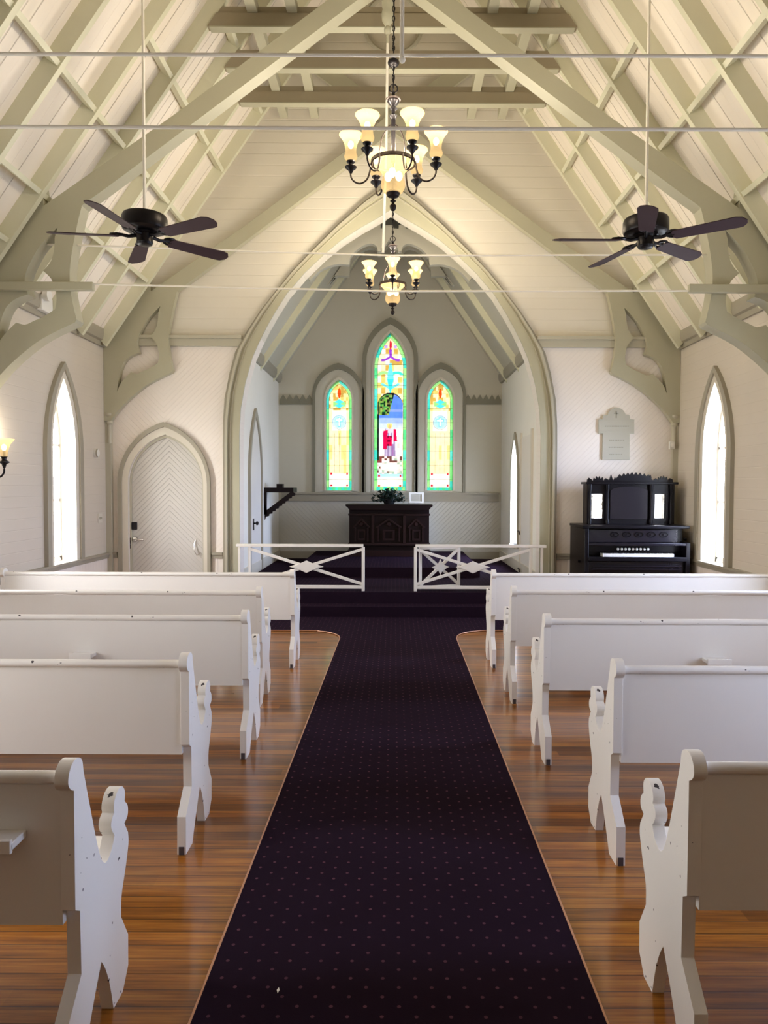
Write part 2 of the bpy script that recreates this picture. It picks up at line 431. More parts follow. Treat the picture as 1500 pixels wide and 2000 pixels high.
# ---- nave side walls with lancet windows
WINL = [(8.085, .275), (5.25, .275), (2.4, .275)]
WINR = [(8.20, .285), (5.25, .285), (2.4, .285)]
def side_wall(name, x0, x1, wins):
    holes = [lancet(y, hw, .72, 2.02, 2.80) for y, hw in wins]
    struct(MB().prism([[(YB, 0), (YF, 0), (YF, ZE + .3), (YB, ZE + .3)]] + holes, 'YZ', x0, x1), name, 'wall_side')
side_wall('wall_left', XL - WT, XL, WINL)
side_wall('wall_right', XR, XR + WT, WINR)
wn = [0]
def side_window(xw, sgn, yc, hw):
    """sgn=+1: room lies towards +X (left wall)"""
    wn[0] += 1; r_ = tag(empty('window_%d' % wn[0], (0, 0, 0)), kind='structure')
    op = lancet(yc, hw, .72, 2.02, 2.80); o1 = lancet(yc, hw + .085, .72, 2.02, 2.905); o2 = lancet(yc, hw + .125, .70, 2.0, 2.99); o3 = lancet(yc, hw + .175, .70, 2.0, 3.06)
    ring(MB(), o1, op, 'YZ', xw, xw + sgn * .025).build('casing', 'casing', r_)
    ring(MB(), lancet(yc, hw + .175, .70, 1.98, 2.985), o1, 'YZ', xw, xw + sgn * .045).build('moulding', 'trim_dark', r_)
    xs = xw - sgn * .15
    si = lancet(yc, hw - .05, .77, 2.02, 2.70)
    s_ = MB(); ring(s_, op, si, 'YZ', xs, xs - sgn * .03); s_.box(min(xs, xs - sgn * .03), max(xs, xs - sgn * .03), yc - hw, yc + hw, .72, .78)
    for z in (1.43, 2.06): s_.box(min(xs, xs - sgn * .025), max(xs, xs - sgn * .025), yc - hw + .02, yc + hw - .02, z - .014, z + .014)
    s_.build('sash', 'casing', r_)
    MB().prism([lancet(yc, hw - .03, .76, 2.02, 2.73)], 'YZ', xs - sgn * .014, xs - sgn * .016).build('glass_pane', 'glass', r_)
    MB().box(min(xw - sgn * .15, xw + sgn * .03), max(xw - sgn * .15, xw + sgn * .03), yc - hw, yc + hw, .70, .722).build('sill', 'casing', r_)
    portal('window_portal', (xw - sgn * .19, yc, 1.75), (0, sgn * PI / 2 * -1, 0), 2.1, .6)
for y, h in WINL: side_window(XL, 1, y, h)
for y, h in WINR: side_window(XR, -1, y, h)

# ---- front wall (arch wall): lower chevron beadboard, upper horizontal boards
A_ = arch_poly(IN, 0.0)
def clip(poly, z, keep_above):
    o = []; n = len(poly)
    for i in range(n):
        p_, q_ = poly[i], poly[(i + 1) % n]; a = (p_[1] >= z) == keep_above; b = (q_[1] >= z) == keep_above
        if a: o.append(p_)
        if a != b: t = (z - p_[1]) / (q_[1] - p_[1]); o.append((p_[0] + (q_[0] - p_[0]) * t, z))
    return o
RIN = [(CX + x, z) for x, z in IN][::-1]; LIN = [(CX - x, z) for x, z in IN]
ZT = 3.50
def cut_curve(c, z, above):
    r_ = []
    for i in range(len(c) - 1):
        p_, q_ = c[i], c[i + 1]
        if (p_[1] >= z) == above: r_.append(p_)
        if (p_[1] >= z) != (q_[1] >= z): t = (z - p_[1]) / (q_[1] - p_[1]); r_.append((p_[0] + (q_[0] - p_[0]) * t, z))
    if (c[-1][1] >= z) == above: r_.append(c[-1])
    return r_
Rlo = cut_curve(RIN, ZT, False); Llo = cut_curve(LIN, ZT, False)
Rhi = cut_curve(RIN, ZT, True); Lhi = cut_curve(LIN, ZT, True)
DX = at(321, 900, Y=YF).x
def lancet_door(hw, zs, za): return lancet(DX, hw, 0.0, zs, za)
dop = lancet(DX + .02, .49, 0, 1.62, 2.26)
mb = MB()
# left lower panel: the door opening is open at the foot, so go round it
left = [(XL, 0), dop[0]] + dop[:1:-1][0:] if False else None
lp = [(XL, 0), (dop[0][0], 0)] + dop[2:][::-1] + [(dop[1][0], 0), (CX - IN[-1][0], 0)] + Llo[::-1] + [(XL, ZT)]
mb.prism([lp], 'XZ', YF, YF + .25)
rp = [(CX + IN[-1][0], 0), (XR, 0), (XR, ZT)] + Rlo[::-1]
mb.prism([rp], 'XZ', YF, YF + .25)
struct(mb, 'wall_front', 'wall_front')
up_ = [(XL, ZT), ] + [Lhi[-1]] + Lhi[:-1][::-1] + Rhi[:-1][::-1] + [Rhi[0], (XR, ZT), (XC, ZR + .05)]
up_ = [(XL, ZT)] + Lhi[::-1] + Rhi[::-1][1:] + [(XR, ZT), (XC, ZR + .05)]
struct(MB().prism([up_], 'XZ', YF, YF + .25), 'wall_front_gable', 'gable')

# ---- closed back wall behind the camera with dark entrance doors
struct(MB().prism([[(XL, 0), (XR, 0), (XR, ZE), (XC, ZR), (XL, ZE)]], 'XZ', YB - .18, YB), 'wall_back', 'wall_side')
de = tag(empty('door_4'), kind='structure')
for x0 in (-1.0, .01):
    MB().box(x0, x0 + .98, YB, YB + .05, 0, 2.5).build('door_leaf', 'mahogany', de)

# ---- roof boards
def slope_pts(x_eave, z_e, x_r, z_r, th):
    return [(x_eave, z_e), (x_r, z_r), (x_r, z_r + th * 1.7), (x_eave, z_e + th * 1.7)]
mb = MB()
mb.prism([slope_pts(XL - .25, ZE - .25 * SL, XC, ZR, .05)], 'XZ', YB - .2, YF + .26)
mb.prism([slope_pts(XR + .25, ZE - .25 * SL, XC, ZR, .05)], 'XZ', YB - .2, YF + .26)
struct(mb, 'ceiling', 'ceiling')
mb = MB()
mb.prism([slope_pts(CXL - .2, CZE - .2 * CSL, CXC, CZR, .05)], 'XZ', YF + .24, YC + .2)
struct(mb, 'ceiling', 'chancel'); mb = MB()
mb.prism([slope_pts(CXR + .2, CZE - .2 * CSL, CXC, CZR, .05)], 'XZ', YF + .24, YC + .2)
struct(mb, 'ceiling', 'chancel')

# ---- chancel walls
hl = []
struct(MB().prism([[(YF + .25, 0), (YC, 0), (YC, CZE + .15), (YF + .25, CZE + .15)]], 'YZ', CXL - .15, CXL), 'wall_chancel_left', 'wall_chancel_side')
CWY = 11.55
wr = lancet(CWY, .30, .66, 1.72, 2.36)
struct(MB().prism([[(YF + .25, 0), (YC, 0), (YC, CZE + .15), (YF + .25, CZE + .15)], wr], 'YZ', CXR, CXR + .15), 'wall_chancel_right', 'wall_chancel_side')
portal('window_portal', (CXR + .16, CWY, 1.5), (0, PI / 2, 0), 1.7, .6)

# back wall with three lancets, traced where they stand
def bp(u, v): q_ = at(u, v, Y=YC); return (q_.x, q_.z)
def px_lancet(u0, u1, vb, vs_, va, n=12):
    x0, zb = bp(u0, vb); x1, _ = bp(u1, vb); zs = bp((u0 + u1) / 2, vs_)[1]; za = bp((u0 + u1) / 2, va)[1]
    return lancet((x0 + x1) / 2, (x1 - x0) / 2, zb, zs, za, n)
GL = [px_lancet(637, 687, 958, 782, 742), px_lancet(730.5, 793, 958, 718, 650), px_lancet(834, 884, 958, 782, 742)]
CAS = [px_lancet(616, 706, 962, 775, 722), px_lancet(715, 808, 962, 706, 634), px_lancet(816, 903, 962, 775, 721)]
CAO = [px_lancet(611, 711, 962, 772, 710), px_lancet(708, 815, 962, 702, 621), px_lancet(811, 908, 962, 772, 709)]
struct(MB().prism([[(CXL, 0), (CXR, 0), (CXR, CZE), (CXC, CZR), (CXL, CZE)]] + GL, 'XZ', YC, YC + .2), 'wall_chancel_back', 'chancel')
# lower diagonal boarding under the windows
zl = bp(760, 978)[1]
struct(MB().box(CXL + .002, CXR - .002, YC - .012, YC, ZP, zl), 'wall_chancel_dado', 'chancel_diag')

# ---------------------------------------------------------------- stained glass
def lin(c): return srgb(*c)
CREAM = (252, 232, 176); WHITE = (250, 240, 214); YEL = (232, 202, 104); AMB = (206, 164, 72); GRN = (92, 214, 132); TEAL = (70, 214, 186); LGRN = (160, 226, 130)
AQUA = (110, 225, 225); PURP = (150, 60, 190); RED = (215, 30, 50); ORG = (226, 78, 20); BLUE = (88, 130, 225); DKG = (20, 60, 34); MGR = (110, 165, 60); BLK = (24, 22, 24)
PBLU = (176, 224, 238); PINK = (244, 206, 190); CRIM = (206, 14, 66); BRN = (140, 70, 60); LAV = (190, 160, 205)
def hsh(a, b): return (math.sin(a * 12.9898 + b * 78.233) * 43758.5453) % 1.0
def ell(u, v, cu, cv, a, b): return ((u - cu) / a) ** 2 + ((v - cv) / b) ** 2 < 1
def border_col(u, v, side):
    k = int((v - 640) / 20) + side * 7; h = hsh(k, side)
    return (TEAL, GRN, LGRN, (96, 222, 196), (124, 218, 120))[int(h * 5)]
def paint_center(u, v, du):
    """du = distance to the glass edge in photo pixels"""
    cu = 762.0 + (v - 650) * -.004; s = u - cu; a = abs(s)
    if du < 6.2 or v > 951: return border_col(u, v, s > 0) if v < 951 else (TEAL if int(u / 7) % 2 else LGRN)
    for (qx, qv) in ((21, 930), (21, 950)):
        if abs(a - qx) < 2.0 and abs(v - qv) < 2.2: return RED if qv == 930 else ORG
    if v > 926: return WHITE if v > 932 else PBLU
    # arched picture
    if v > 790: inpic = a < 24.5
    elif v > 768: inpic = a < 24.5 * math.sqrt(max(0, 1 - ((790 - v) / 22.5) ** 1.6))
    else: inpic = False
    if inpic:
        if v < 790 and not a < 24.5 * math.sqrt(max(0, 1 - ((790 - v) / 19.5) ** 1.6)): return BLK
        if s < -21.5 and v < 900: return DKG if hsh(int(v / 9), 3) < .6 else BLK
        if v < 812 and s < 8 - (v - 770) * .25:
            h = hsh(int(u / 3.2), int(v / 3.5)); return (DKG, MGR, BLK, (70, 150, 70), (150, 170, 80), (110, 110, 60))[int(h * 6)]
        if v < 817: return BLUE if hsh(int(v / 5), 9) < .7 else (130, 150, 235)
        if v < 828: return (160, 180, 224)
        # figure in a red mantle
        if ell(u, v, cu - 1, 832, 5.4, 6.2): return (222, 170, 110) if ell(u, v, cu - 1, 834, 2.8, 3.8) else (240, 214, 120)
        if v < 838: return (196, 206, 226)
        if v < 878 and -14 < s < -4.5 - (v - 840) * .05 and v > 843 + (s + 14) * -.3: return CRIM if s > -13 else LAV
        if 852 < v < 872 and -6 < s < 3.5: return CRIM if hsh(int(u / 3), int(v / 4)) < .7 else (120, 10, 40)
        if 839 < v < 862 and 7 < s < 11.5 + (v - 840) * .12: return CRIM
        if v < 892 and a < 9 + (v - 838) * .04:
            if a > 8 + (v - 838) * .04 or int((s + 30) / 3.1) % 2 == 0 and v > 846: return (150, 128, 158)
            return (206, 196, 200) if v < 868 else ((190, 170, 190) if s < 2 else (150, 104, 150))
        if v < 892: return (250, 236, 232) if hsh(int(u / 5), int(v / 6)) < .75 else PINK
        if s < -16 and v < 905: return BRN
        if ell(u, v, cu + 1, 913, 19, 8): return (255, 236, 204)
        h = hsh(int(u / 5), int(v / 4)); return (PINK, (250, 236, 224), (110, 70, 60), (170, 190, 160), (240, 220, 210))[int(h * 5)]
    # canopy above the picture
    if ell(u, v, cu, 676, 2.4, 9): return RED
    if 684 < v < 700 and a < 2.6: return PURP
    if 676 < v < 690 and 6 < a < 12 and abs(v - 678 - (a - 6) * .2) < 3.4: return (190, 150, 220)
    if 695 < v < 709 and abs(v - (698 + 7 * math.sin(min(1, a / 15) * PI / 2))) < 2.4 and a < 18: return PURP
    if 711 < v < 742 and a < 2 + (v - 711) * .16: return AQUA
    if 724 < v < 734 and abs(v - (734 - a * .75 + a * a * .03)) < 3 and a < 25: return TEAL if s > 0 else LGRN
    if 742 <= v < 768 and a < 6.5 - (v - 742) * .2: return (60, 215, 215)
    if 750 < v < 760 and abs(v - (760 - a * .55)) < 2.6 and a < 18: return AQUA
    h = hsh(int(u / 8), int(v / 11)); return (CREAM, YEL, CREAM, (250, 232, 170), AMB, WHITE)[int(h * 6)] if v > 684 else (CREAM if h < .7 else YEL)
def paint_side(u, v, du, cu0):
    s = u - cu0; a = abs(s)
    if du < 5.2 or v > 952: return border_col(u, v, s > 0) if v < 952 else (TEAL if int(u / 6) % 2 else GRN)
    for qv in (926, 949):
        if abs(a - 15.5) < 1.8 and abs(v - qv) < 2: return RED
    if ell(u, v, cu0, 769, 3.2, 9.5): return ORG
    if 781 < v < 798 and a < 5.5 + 3.5 * math.cos((v - 786) * .8): return (80, 215, 215)
    if 786 < v < 795 and a < 12: return (150, 214, 120)
    rr = math.hypot(s, v - 825)
    if rr < 13.5:
        if (a < 1.5 and abs(v - 825) < 8) or (abs(v - 822) < 1.3 and a < 6): return WHITE
        if (a < 2.8 and abs(v - 825) < 9.5) or (abs(v - 822) < 2.8 and a < 7.2): return (120, 200, 220)
        return (190, 226, 236) if rr > 10.5 else PBLU
    if v < 803: h = hsh(int(u / 5), int(v / 7)); return (YEL, CREAM, AMB, (240, 226, 150))[int(h * 4)]
    if v < 842: return WHITE if a < 14 else CREAM
    if v < 926:
        h = hsh(int((s + 40) / 5.4), int((v - 842) / 28) + int(cu0)); return CREAM if h < .55 else ((250, 232, 170) if h < .8 else (240, 216, 130))
    return WHITE
def stained_window(idx, gl, painter, u_mid, label_n):
    wn[0] += 1; r_ = tag(empty('window_%d' % wn[0]), kind='structure')
    ring(MB(), CAS[idx], gl, 'XZ', YC - .03, YC).build('casing', 'chancel', r_)
    ring(MB(), CAO[idx], CAS[idx], 'XZ', YC - .06, YC).build('moulding', 'window_mould', r_)
    # reveal bead
    bd = lancet((gl[0][0] + gl[1][0]) / 2, (gl[1][0] - gl[0][0]) / 2 + .035, gl[0][1], gl[2][1], max(p_[1] for p_ in gl) + .05)
    ring(MB(), bd, gl, 'XZ', YC - .045, YC - .028).build('bead', 'casing', r_)
    yg = YC + .05
    xc = (gl[0][0] + gl[1][0]) / 2; hw = (gl[1][0] - gl[0][0]) / 2; z0 = gl[0][1]; zs = gl[2][1]; za = max(p_[1] for p_ in gl)
    h = za - zs; R = (hw * hw + h * h) / (2 * hw)
    def half(z): return hw if z <= zs else max(.0, hw - R + math.sqrt(max(0, R * R - (z - zs) ** 2)))
    nz_ = int((za - z0) / .0075); nx = int(2 * hw / .0075)
    vs = []; cols = []; fs = []
    mpp = YC / F
    for j in range(nz_ + 1):
        z = z0 + (za - z0) * j / nz_; w = half(z)
        v = 950 - (z - 1.6) / mpp + .6
        for i in range(nx + 1):
            t = i / nx * 2 - 1; x = xc + t * w; vs.append((x, yg, z))
            u = CU + x / mpp; du = min((1 - abs(t)) * w / mpp, (z - z0) / mpp * 1.2 + .5)
            if z > zs: du = min(du, (R - math.hypot(abs(x - xc) + R - hw, z - zs)) / mpp)
            cols.append(lin(painter(u, v, du)))
    for j in range(nz_):
        for i in range(nx): a = j * (nx + 1) + i; fs.append((a, a + 1, a + nx + 2, a + nx + 1))
    me = bpy.data.meshes.new('stained_glass_pane'); me.from_pydata(vs, [], fs); me.materials.append(M['stained'])
    ca = me.color_attributes.new('Col', 'FLOAT_COLOR', 'POINT')
    flat = []
    for c in cols: flat += [c[0], c[1], c[2], 1.0]
    ca.data.foreach_set('color', flat)
    o = bpy.data.objects.new('stained_glass_pane', me); COL.objects.link(o); o.parent = r_
    # lead cames
    ld = MB(); bw_ = (6.2 if idx == 1 else 5.2) * mpp
    inn = lancet(xc, hw - bw_, z0 + bw_, zs, za - bw_ * 1.5)
    path = [(p_[0], yg - .004, p_[1]) for p_ in inn]; ld.tube(path, .0022, 4, closed=True)
    z = z0 + .2; k = 0
    while z < za - .15:
        w = half(z)
        if idx == 1 and 1.9 < z < 3.35: ld.bar((xc - w, yg - .004, z), (xc - w + bw_, yg - .004, z), .004, .004); ld.bar((xc + w - bw_, yg - .004, z), (xc + w, yg - .004, z), .004, .004)
        else: ld.bar((xc - w, yg - .004, z), (xc + w, yg - .004, z), .004, .004)
        z += .19 if idx == 1 else .26; k += 1
    if idx != 1:
        for dx in (-.085, 0, .085): ld.bar((xc + dx, yg - .004, z0 + .32), (xc + dx, yg - .004, z0 + 1.05), .003, .003)
        ld.tube([(xc + .125 * math.cos(t * PI / 12), yg - .004, 2.765 + .125 * math.sin(t * PI / 12)) for t in range(24)], .002, 4, closed=True)
    ld.build('lead_came', 'pot', r_)
stained_window(0, GL[0], lambda u, v, d: paint_side(u, v, d, 662), 662, 'left')
stained_window(1, GL[1], paint_center, 762, 'centre')
stained_window(2, GL[2], lambda u, v, d: paint_side(u, v, d, 859), 859, 'right')
portal('window_portal', (CXC, YC + .22, 2.9), (PI / 2, 0, 0), 2.6, 3.2)

# chancel right window
wn[0] += 1; r_ = tag(empty('window_%d' % wn[0]), kind='structure')
ring(MB(), lancet(CWY, .37, .64, 1.72, 2.48), wr, 'YZ', CXR, CXR - .03).build('casing', 'trim_dark', r_)
MB().prism([lancet(CWY, .30, .66, 1.72, 2.36)], 'YZ', CXR + .10, CXR + .102).build('glass_pane', 'glass', r_)
MB().box(CXR - .05, CXR + .1, CWY - .33, CWY + .33, .62, .66).build('sill', 'casing', r_)

# ---------------------------------------------------------------- structure: trims
tn = [0]
def trim(mb, mat='trim', **k):
    tn[0] += 1; return struct(mb, 'trim_%d' % tn[0], mat, **k)
# chancel arch surround: flat band, outer bead, inner bead
O1 = arch_poly(OUT, ZP - .28); I1 = arch_poly(IN, 0.0)
trim(ring(MB(), lerp_poly(I1, O1, .72), I1, 'XZ', YF - .03, YF), 'beam')
trim(ring(MB(), lerp_poly(I1, O1, .86), lerp_poly(I1, O1, .72), 'XZ', YF - .075, YF), 'trim')
trim(ring(MB(), O1, lerp_poly(I1, O1, .86), 'XZ', YF - .055, YF), 'trim_dark')
trim(ring(MB(), lerp_poly(I1, O1, .60), lerp_poly(I1, O1, .55), 'XZ', YF - .042, YF - .028), 'trim')
# eave string course across the front wall
xo = CX - 287 * YF / F; xo2 = CX + 283 * YF / F
trim(MB().box(XL, xo, YF - .05, YF, ZT - .10, ZT + .0).box(XL, xo, YF - .075, YF, ZT - .005, ZT + .035))
trim(MB().box(xo2, XR, YF - .05, YF, ZT - .10, ZT + .0).box(xo2, XR, YF - .075, YF, ZT - .005, ZT + .035))
# side cornices
for x, s_ in ((XL, 1), (XR, -1)):
    mb = MB(); P_ = [(x, ZE - .12), (x + s_ * .03, ZE - .12), (x + s_ * .03, ZE - .06), (x + s_ * .06, ZE - .045), (x + s_ * .075, ZE + .0), (x + s_ * .075, ZE + .09), (x, ZE + .05)]
    mb.prism([P_], 'XZ', YB, YF - .06); trim(mb, 'trim_dark')
# chair rails and wainscot
for x, s_ in ((XL, 1), (XR, -1)):
    trim(MB().prism([[(x, .65), (x + s_ * .03, .66), (x + s_ * .035, .70), (x + s_ * .05, .705), (x + s_ * .05, .73), (x, .73)]], 'XZ', YB, YF), 'trim_dark')
    struct(MB().box(min(x, x + s_ * .012), max(x, x + s_ * .012), YB, YF, .0, .655), 'wall_wainscot_' + ('left' if s_ > 0 else 'right'), 'wainscot')
    struct(MB().box(min(x, x + s_ * .03), max(x, x + s_ * .03), YB, YF - .8, 0, .16), 'baseboard_' + ('left' if s_ > 0 else 'right'), 'trim')
dl = DX - .615; dr = DX + .62; al = CX - 326 * YF / F; ar = CX + 326 * YF / F
for a, b in ((XL, dl), (dr, al), (ar, XR)):
    trim(MB().box(a, b, YF - .03, YF, .655, .70).box(a, b, YF - .05, YF, .70, .73), 'trim_dark')
    struct(MB().box(a, b, YF - .012, YF, 0, .66), 'wall_wainscot_front', 'wainscot')
# corner posts with little capitals
for x, s_ in ((XL, 1), (XR, -1)):
    c = (x + s_ * .055, YF - .06, 0)
    mb = MB().box(min(x, x + s_ * .07), max(x, x + s_ * .07), YF - .07, YF, 0, 3.4)
    mb.lathe([(0, 2.14), (.028, 2.14), (.028, 2.38), (.045, 2.40), (.045, 2.42), (.034, 2.44), (.05, 2.49), (.062, 2.50), (.062, 2.53), (0, 2.53)], c, 16)
    trim(mb)
# chancel eave cornice, back ledge, crenellated band, corner, baseboard
for x, s_ in ((CXL, 1), (CXR, -1)):
    trim(MB().prism([[(x, CZE - .10), (x + s_ * .04, CZE - .09), (x + s_ * .07, CZE - .02), (x + s_ * .07, CZE + .06), (x, CZE + .04)]], 'XZ', YF + .26, YC - .02), 'trim_dark')
    struct(MB().box(min(x, x + s_ * .025), max(x, x + s_ * .025), YF + .25, YC, ZP, ZP + .16), 'baseboard_chancel_' + ('left' if s_ > 0 else 'right'), 'casing')
z0, z1 = bp(760, 979)[1], bp(760, 964)[1]
trim(MB().box(CXL + .06, CXR - .05, YC - .05, YC, z0, z1).box(CXL + .06, CXR - .04, YC - .09, YC, z1 - .012, z1 + .022), 'trim_dark')
struct(MB().box(CXL, CXR, YC - .03, YC, ZP, ZP + .13), 'baseboard_chancel_back', 'trim_dark')
def crenel(u0, u1):
    x0, zb = bp(u0, 790); x1, _ = bp(u1, 790); zt_ = bp(u0, 780)[1]; zp = bp(u0, 771)[1]
    n = max(3, round((x1 - x0) / .115)); w = (x1 - x0) / n; pts = [(x0, zb), (x1, zb), (x1, zt_)]
    for i in range(n - 1, -1, -1):
        a = x0 + i * w; pts += [(a + w * .93, zt_), (a + w * .72, zt_ + .045), (a + w * .5, zp), (a + w * .28, zt_ + .045), (a + w * .07, zt_)]
    pts += [(x0, zt_)]
    trim(MB().prism([pts], 'XZ', YC - .035, YC), 'window_mould')
crenel(547, 611); crenel(908, 978)
# round vent ring high on the front gable
q_ = at(768, 50, Y=YF)
trim(MB().tube([(q_.x + .36 * math.cos(2 * PI * i / 32), YF - .01, q_.z + .36 * math.sin(2 * PI * i / 32)) for i in range(32)], .03, 8, closed=True), 'trim')

# ---------------------------------------------------------------- doors
d1 = tag(empty('door_1'), kind='structure')
MB().prism([lancet(DX + .02, .485, .0, 1.62, 2.25)], 'XZ', YF + .06, YF + .10).build('door_leaf', 'door', d1)
o_in = lancet(DX + .02, .49, 0, 1.62, 2.26); o_m = lancet(DX + .01, .555, 0, 1.62, 2.36); o_out = lancet(DX + .005, .60, 0, 1.62, 2.42)
ring(MB(), o_m, o_in, 'XZ', YF - .03, YF).build('casing', 'casing', d1)
ring(MB(), o_out, o_m, 'XZ', YF - .055, YF).build('moulding', 'trim_dark', d1)
ring(MB(), o_in, lancet(DX + .02, .465, 0, 1.62, 2.225), 'XZ', YF + .03, YF + .06).build('door_stop', 'trim', d1)
q_ = at(264, 1027, Y=YF + .06)
kp = MB().box(q_.x - .05, q_.x + .03, YF + .03, YF + .06, q_.z - .05, q_.z + .05).build('keypad', 'black', d1, bevel=.008)
q_ = at(263, 1053, Y=YF + .06)
hd = MB().lathe([(0, -.02), (.03, -.02), (.035, 0), (0, 0)], (q_.x + .01, YF + .06, q_.z), 16, 'Y'); hd.tube([(q_.x + .01, YF + .05, q_.z), (q_.x + .01, YF + .0, q_.z), (q_.x + .06, YF - .005, q_.z), (q_.x + .14, YF - .005, q_.z - .004)], .010, 8)
hd.build('lever_handle', 'chrome', d1)
MB().box(q_.x - .055, q_.x - .04, YF + .03, YF + .062, q_.z - .12, q_.z + .02).build('strike_plate', 'black', d1)
q_ = at(383, 1072, Y=YF + .06)
MB().tube([(q_.x - .005, YF + .055, q_.z + .12), (q_.x - .02, YF + .03, q_.z + .06), (q_.x - .012, YF + .02, q_.z - .03), (q_.x + .02, YF + .02, q_.z - .08), (q_.x + .05, YF + .03, q_.z - .07), (q_.x + .055, YF + .05, q_.z - .05)], .006, 8).build('hook', 'chrome', d1)
# vestry door on the chancel left wall
d2 = tag(empty('door_2'), kind='structure')
dy = (at(483, 1000, X=CXL).y + at(511, 1000, X=CXL).y) / 2; dh = .50
zap = at(497, 797, X=CXL).z
ring(MB(), lancet(dy, dh, ZP, 1.75, zap), lancet(dy, dh - .07, ZP, 1.75, zap - .12), 'YZ', CXL, CXL + .035).build('casing', 'trim_dark', d2)
MB().prism([lancet(dy, dh - .07, ZP, 1.75, zap - .12)], 'YZ', CXL, CXL + .012).build('door_leaf', 'rail', d2)
q_ = at(493, 1022, X=CXL)
kb = MB().box(CXL + .01, CXL + .022, q_.y - .03, q_.y + .03, q_.z - .10, q_.z + .07).build('lock_plate', 'black', d2)
MB().lathe([(0, .02), (.012, .02), (.012, .05), (.028, .06), (.03, .075), (.02, .09), (0, .092)], (CXL, q_.y, q_.z), 16, 'X').build('door_knob', 'black', d2)
d3 = tag(empty('door_3'), kind='structure')
y3 = 10.55
MB().box(CXR - .012, CXR, y3 - .40, y3 + .40, ZP, 2.35).build('door_leaf', 'rail', d3)
MB().box(CXR - .03, CXR, y3 - .47, y3 - .40, ZP, 2.42).box(CXR - .03, CXR, y3 + .40, y3 + .46, ZP, 2.42).build('casing', 'casing', d3)
for v in (1037, 1110):
    q_ = at(1018, v, X=CXR)
    MB().tube([(CXR - .01, q_.y + .02, q_.z), (CXR - .05, q_.y, q_.z), (CXR - .055, q_.y - .12, q_.z), (CXR - .05, q_.y - .13, q_.z - .05)], .011, 6).build('lever_handle', 'bronze', d3)

# ---------------------------------------------------------------- rafters, blocking, collars
COSR = 1 / math.sqrt(1 + SL * SL); RD = .145          # depth of a rafter, square to the boards
RY = [9.12 - .682 * k for k in range(16)]
def rafter(side, yc):
    s_ = -1 if side == 'left' else 1
    xe = XC + s_ * (HW - .0); off = RD / COSR
    pts = [(xe, ZE), (XC, ZR), (XC, ZR - off), (xe, ZE - off + .0)]
    pts = [(xe, ZE + .0), (XC, ZR), (XC, ZR - off), (xe - s_ * .09, ZE - off + .09 * SL), (xe, ZE - .02)]
    return MB().prism([pts], 'XZ', yc - .028, yc + .028).build('rafter', 'rafter')
first = {}
for side in ('left', 'right'):
    for k, y in enumerate(RY):
        if k == 0: o = rafter(side, y); first[side] = o
        else: o = first[side].copy(); COL.objects.link(o); o.location.y = y - RY[0]
        tag(o, 'cream painted rafter up the %s roof slope, %s back from the arch wall' % (side, ORD[k]), 'rafter', 'rafters of the nave roof')
        if y < 2.2: bpy.data.objects.remove(o)
RYV = [y for y in RY if y >= 2.2]
def zin(x): return ZR - RD / COSR - SL * abs(x - XC)       # height of the rafters' lower edge
rowsX = [3.40, 3.11, 2.62, 2.16, 1.67]
rowY = [(5.6, 6.4), (2, 9.2), (2, 9.2), (6.2, 9.2), (6.9, 9.2)]
rown = ['bottom', 'second', 'third', 'fourth', 'top']
for side, s_ in (('left', -1), ('right', 1)):
    b0 = None
    for r_, xx in enumerate(rowsX):
        x = XC + s_ * xx; z = zin(x) + .115
        for k in range(len(RYV) - 1):
            ya, yb = RYV[k + 1] + .028, RYV[k] - .028
            if not (rowY[r_][0] < (ya + yb) / 2 < rowY[r_][1]): continue
            if b0 is None:
                n_ = Vector((-s_ * SL, 0, -1)).normalized() * 1; t_ = Vector((-s_, 0, SL)).normalized()
                b0 = MB().obox((0, 0, 0), t_ * .022, Vector((0, (yb - ya) / 2, 0)), n_ * .05).build('roof_blocking', 'rafter'); o = b0
            else: o = b0.copy(); COL.objects.link(o)
            o.location = (x, (ya + yb) / 2, z)
            tag(o, 'short block between rafters, %s slope, %s row up, %s bay from arch wall' % (side, rown[r_], ORD[k]), 'blocking', 'blocking pieces between the rafters')
# collars
for k, y in enumerate(RYV[1:]):
    if y < 4: break
    r_ = empty('roof_collar', (XC, y, 0)); zb = 6.0; zt_ = 6.125; hb = (ZR - RD / COSR - zb) / SL; ht = (ZR - RD / COSR - zt_) / SL
    MB().prism([[(-hb, zb), (hb, zb), (ht, zt_), (-ht, zt_)]], 'XZ', -.05, .03).build('collar_board', 'collar', r_)
    z3 = 6.195; h3 = (ZR - RD / COSR - z3) / SL
    MB().prism([[(-ht, zt_), (ht, zt_), (h3, z3), (-h3, z3)]], 'XZ', -.03, .02).build('upper_board', 'collar', r_)
    MB().box(-hb + .02, hb - .02, -.055, .035, zb - .012, zb).build('bead', 'beam', r_)
    tag(r_, 'taupe horizontal collar beam high between roof slopes, %s from the arch wall' % ORD[k], 'collar beam', 'collar beams of the nave roof')
for k, dx in enumerate((-1.34, -.96, .96, 1.34)):
    o = MB().box(XC + dx - .048, XC + dx + .048, 3.9, 9.0, 6.128, 6.24).build('ceiling_joist', 'beam')
    tag(o, 'pale lengthwise joist lying on the collar beams, %s from the left' % ORD[k], 'joist', 'lengthwise joists on the collars')

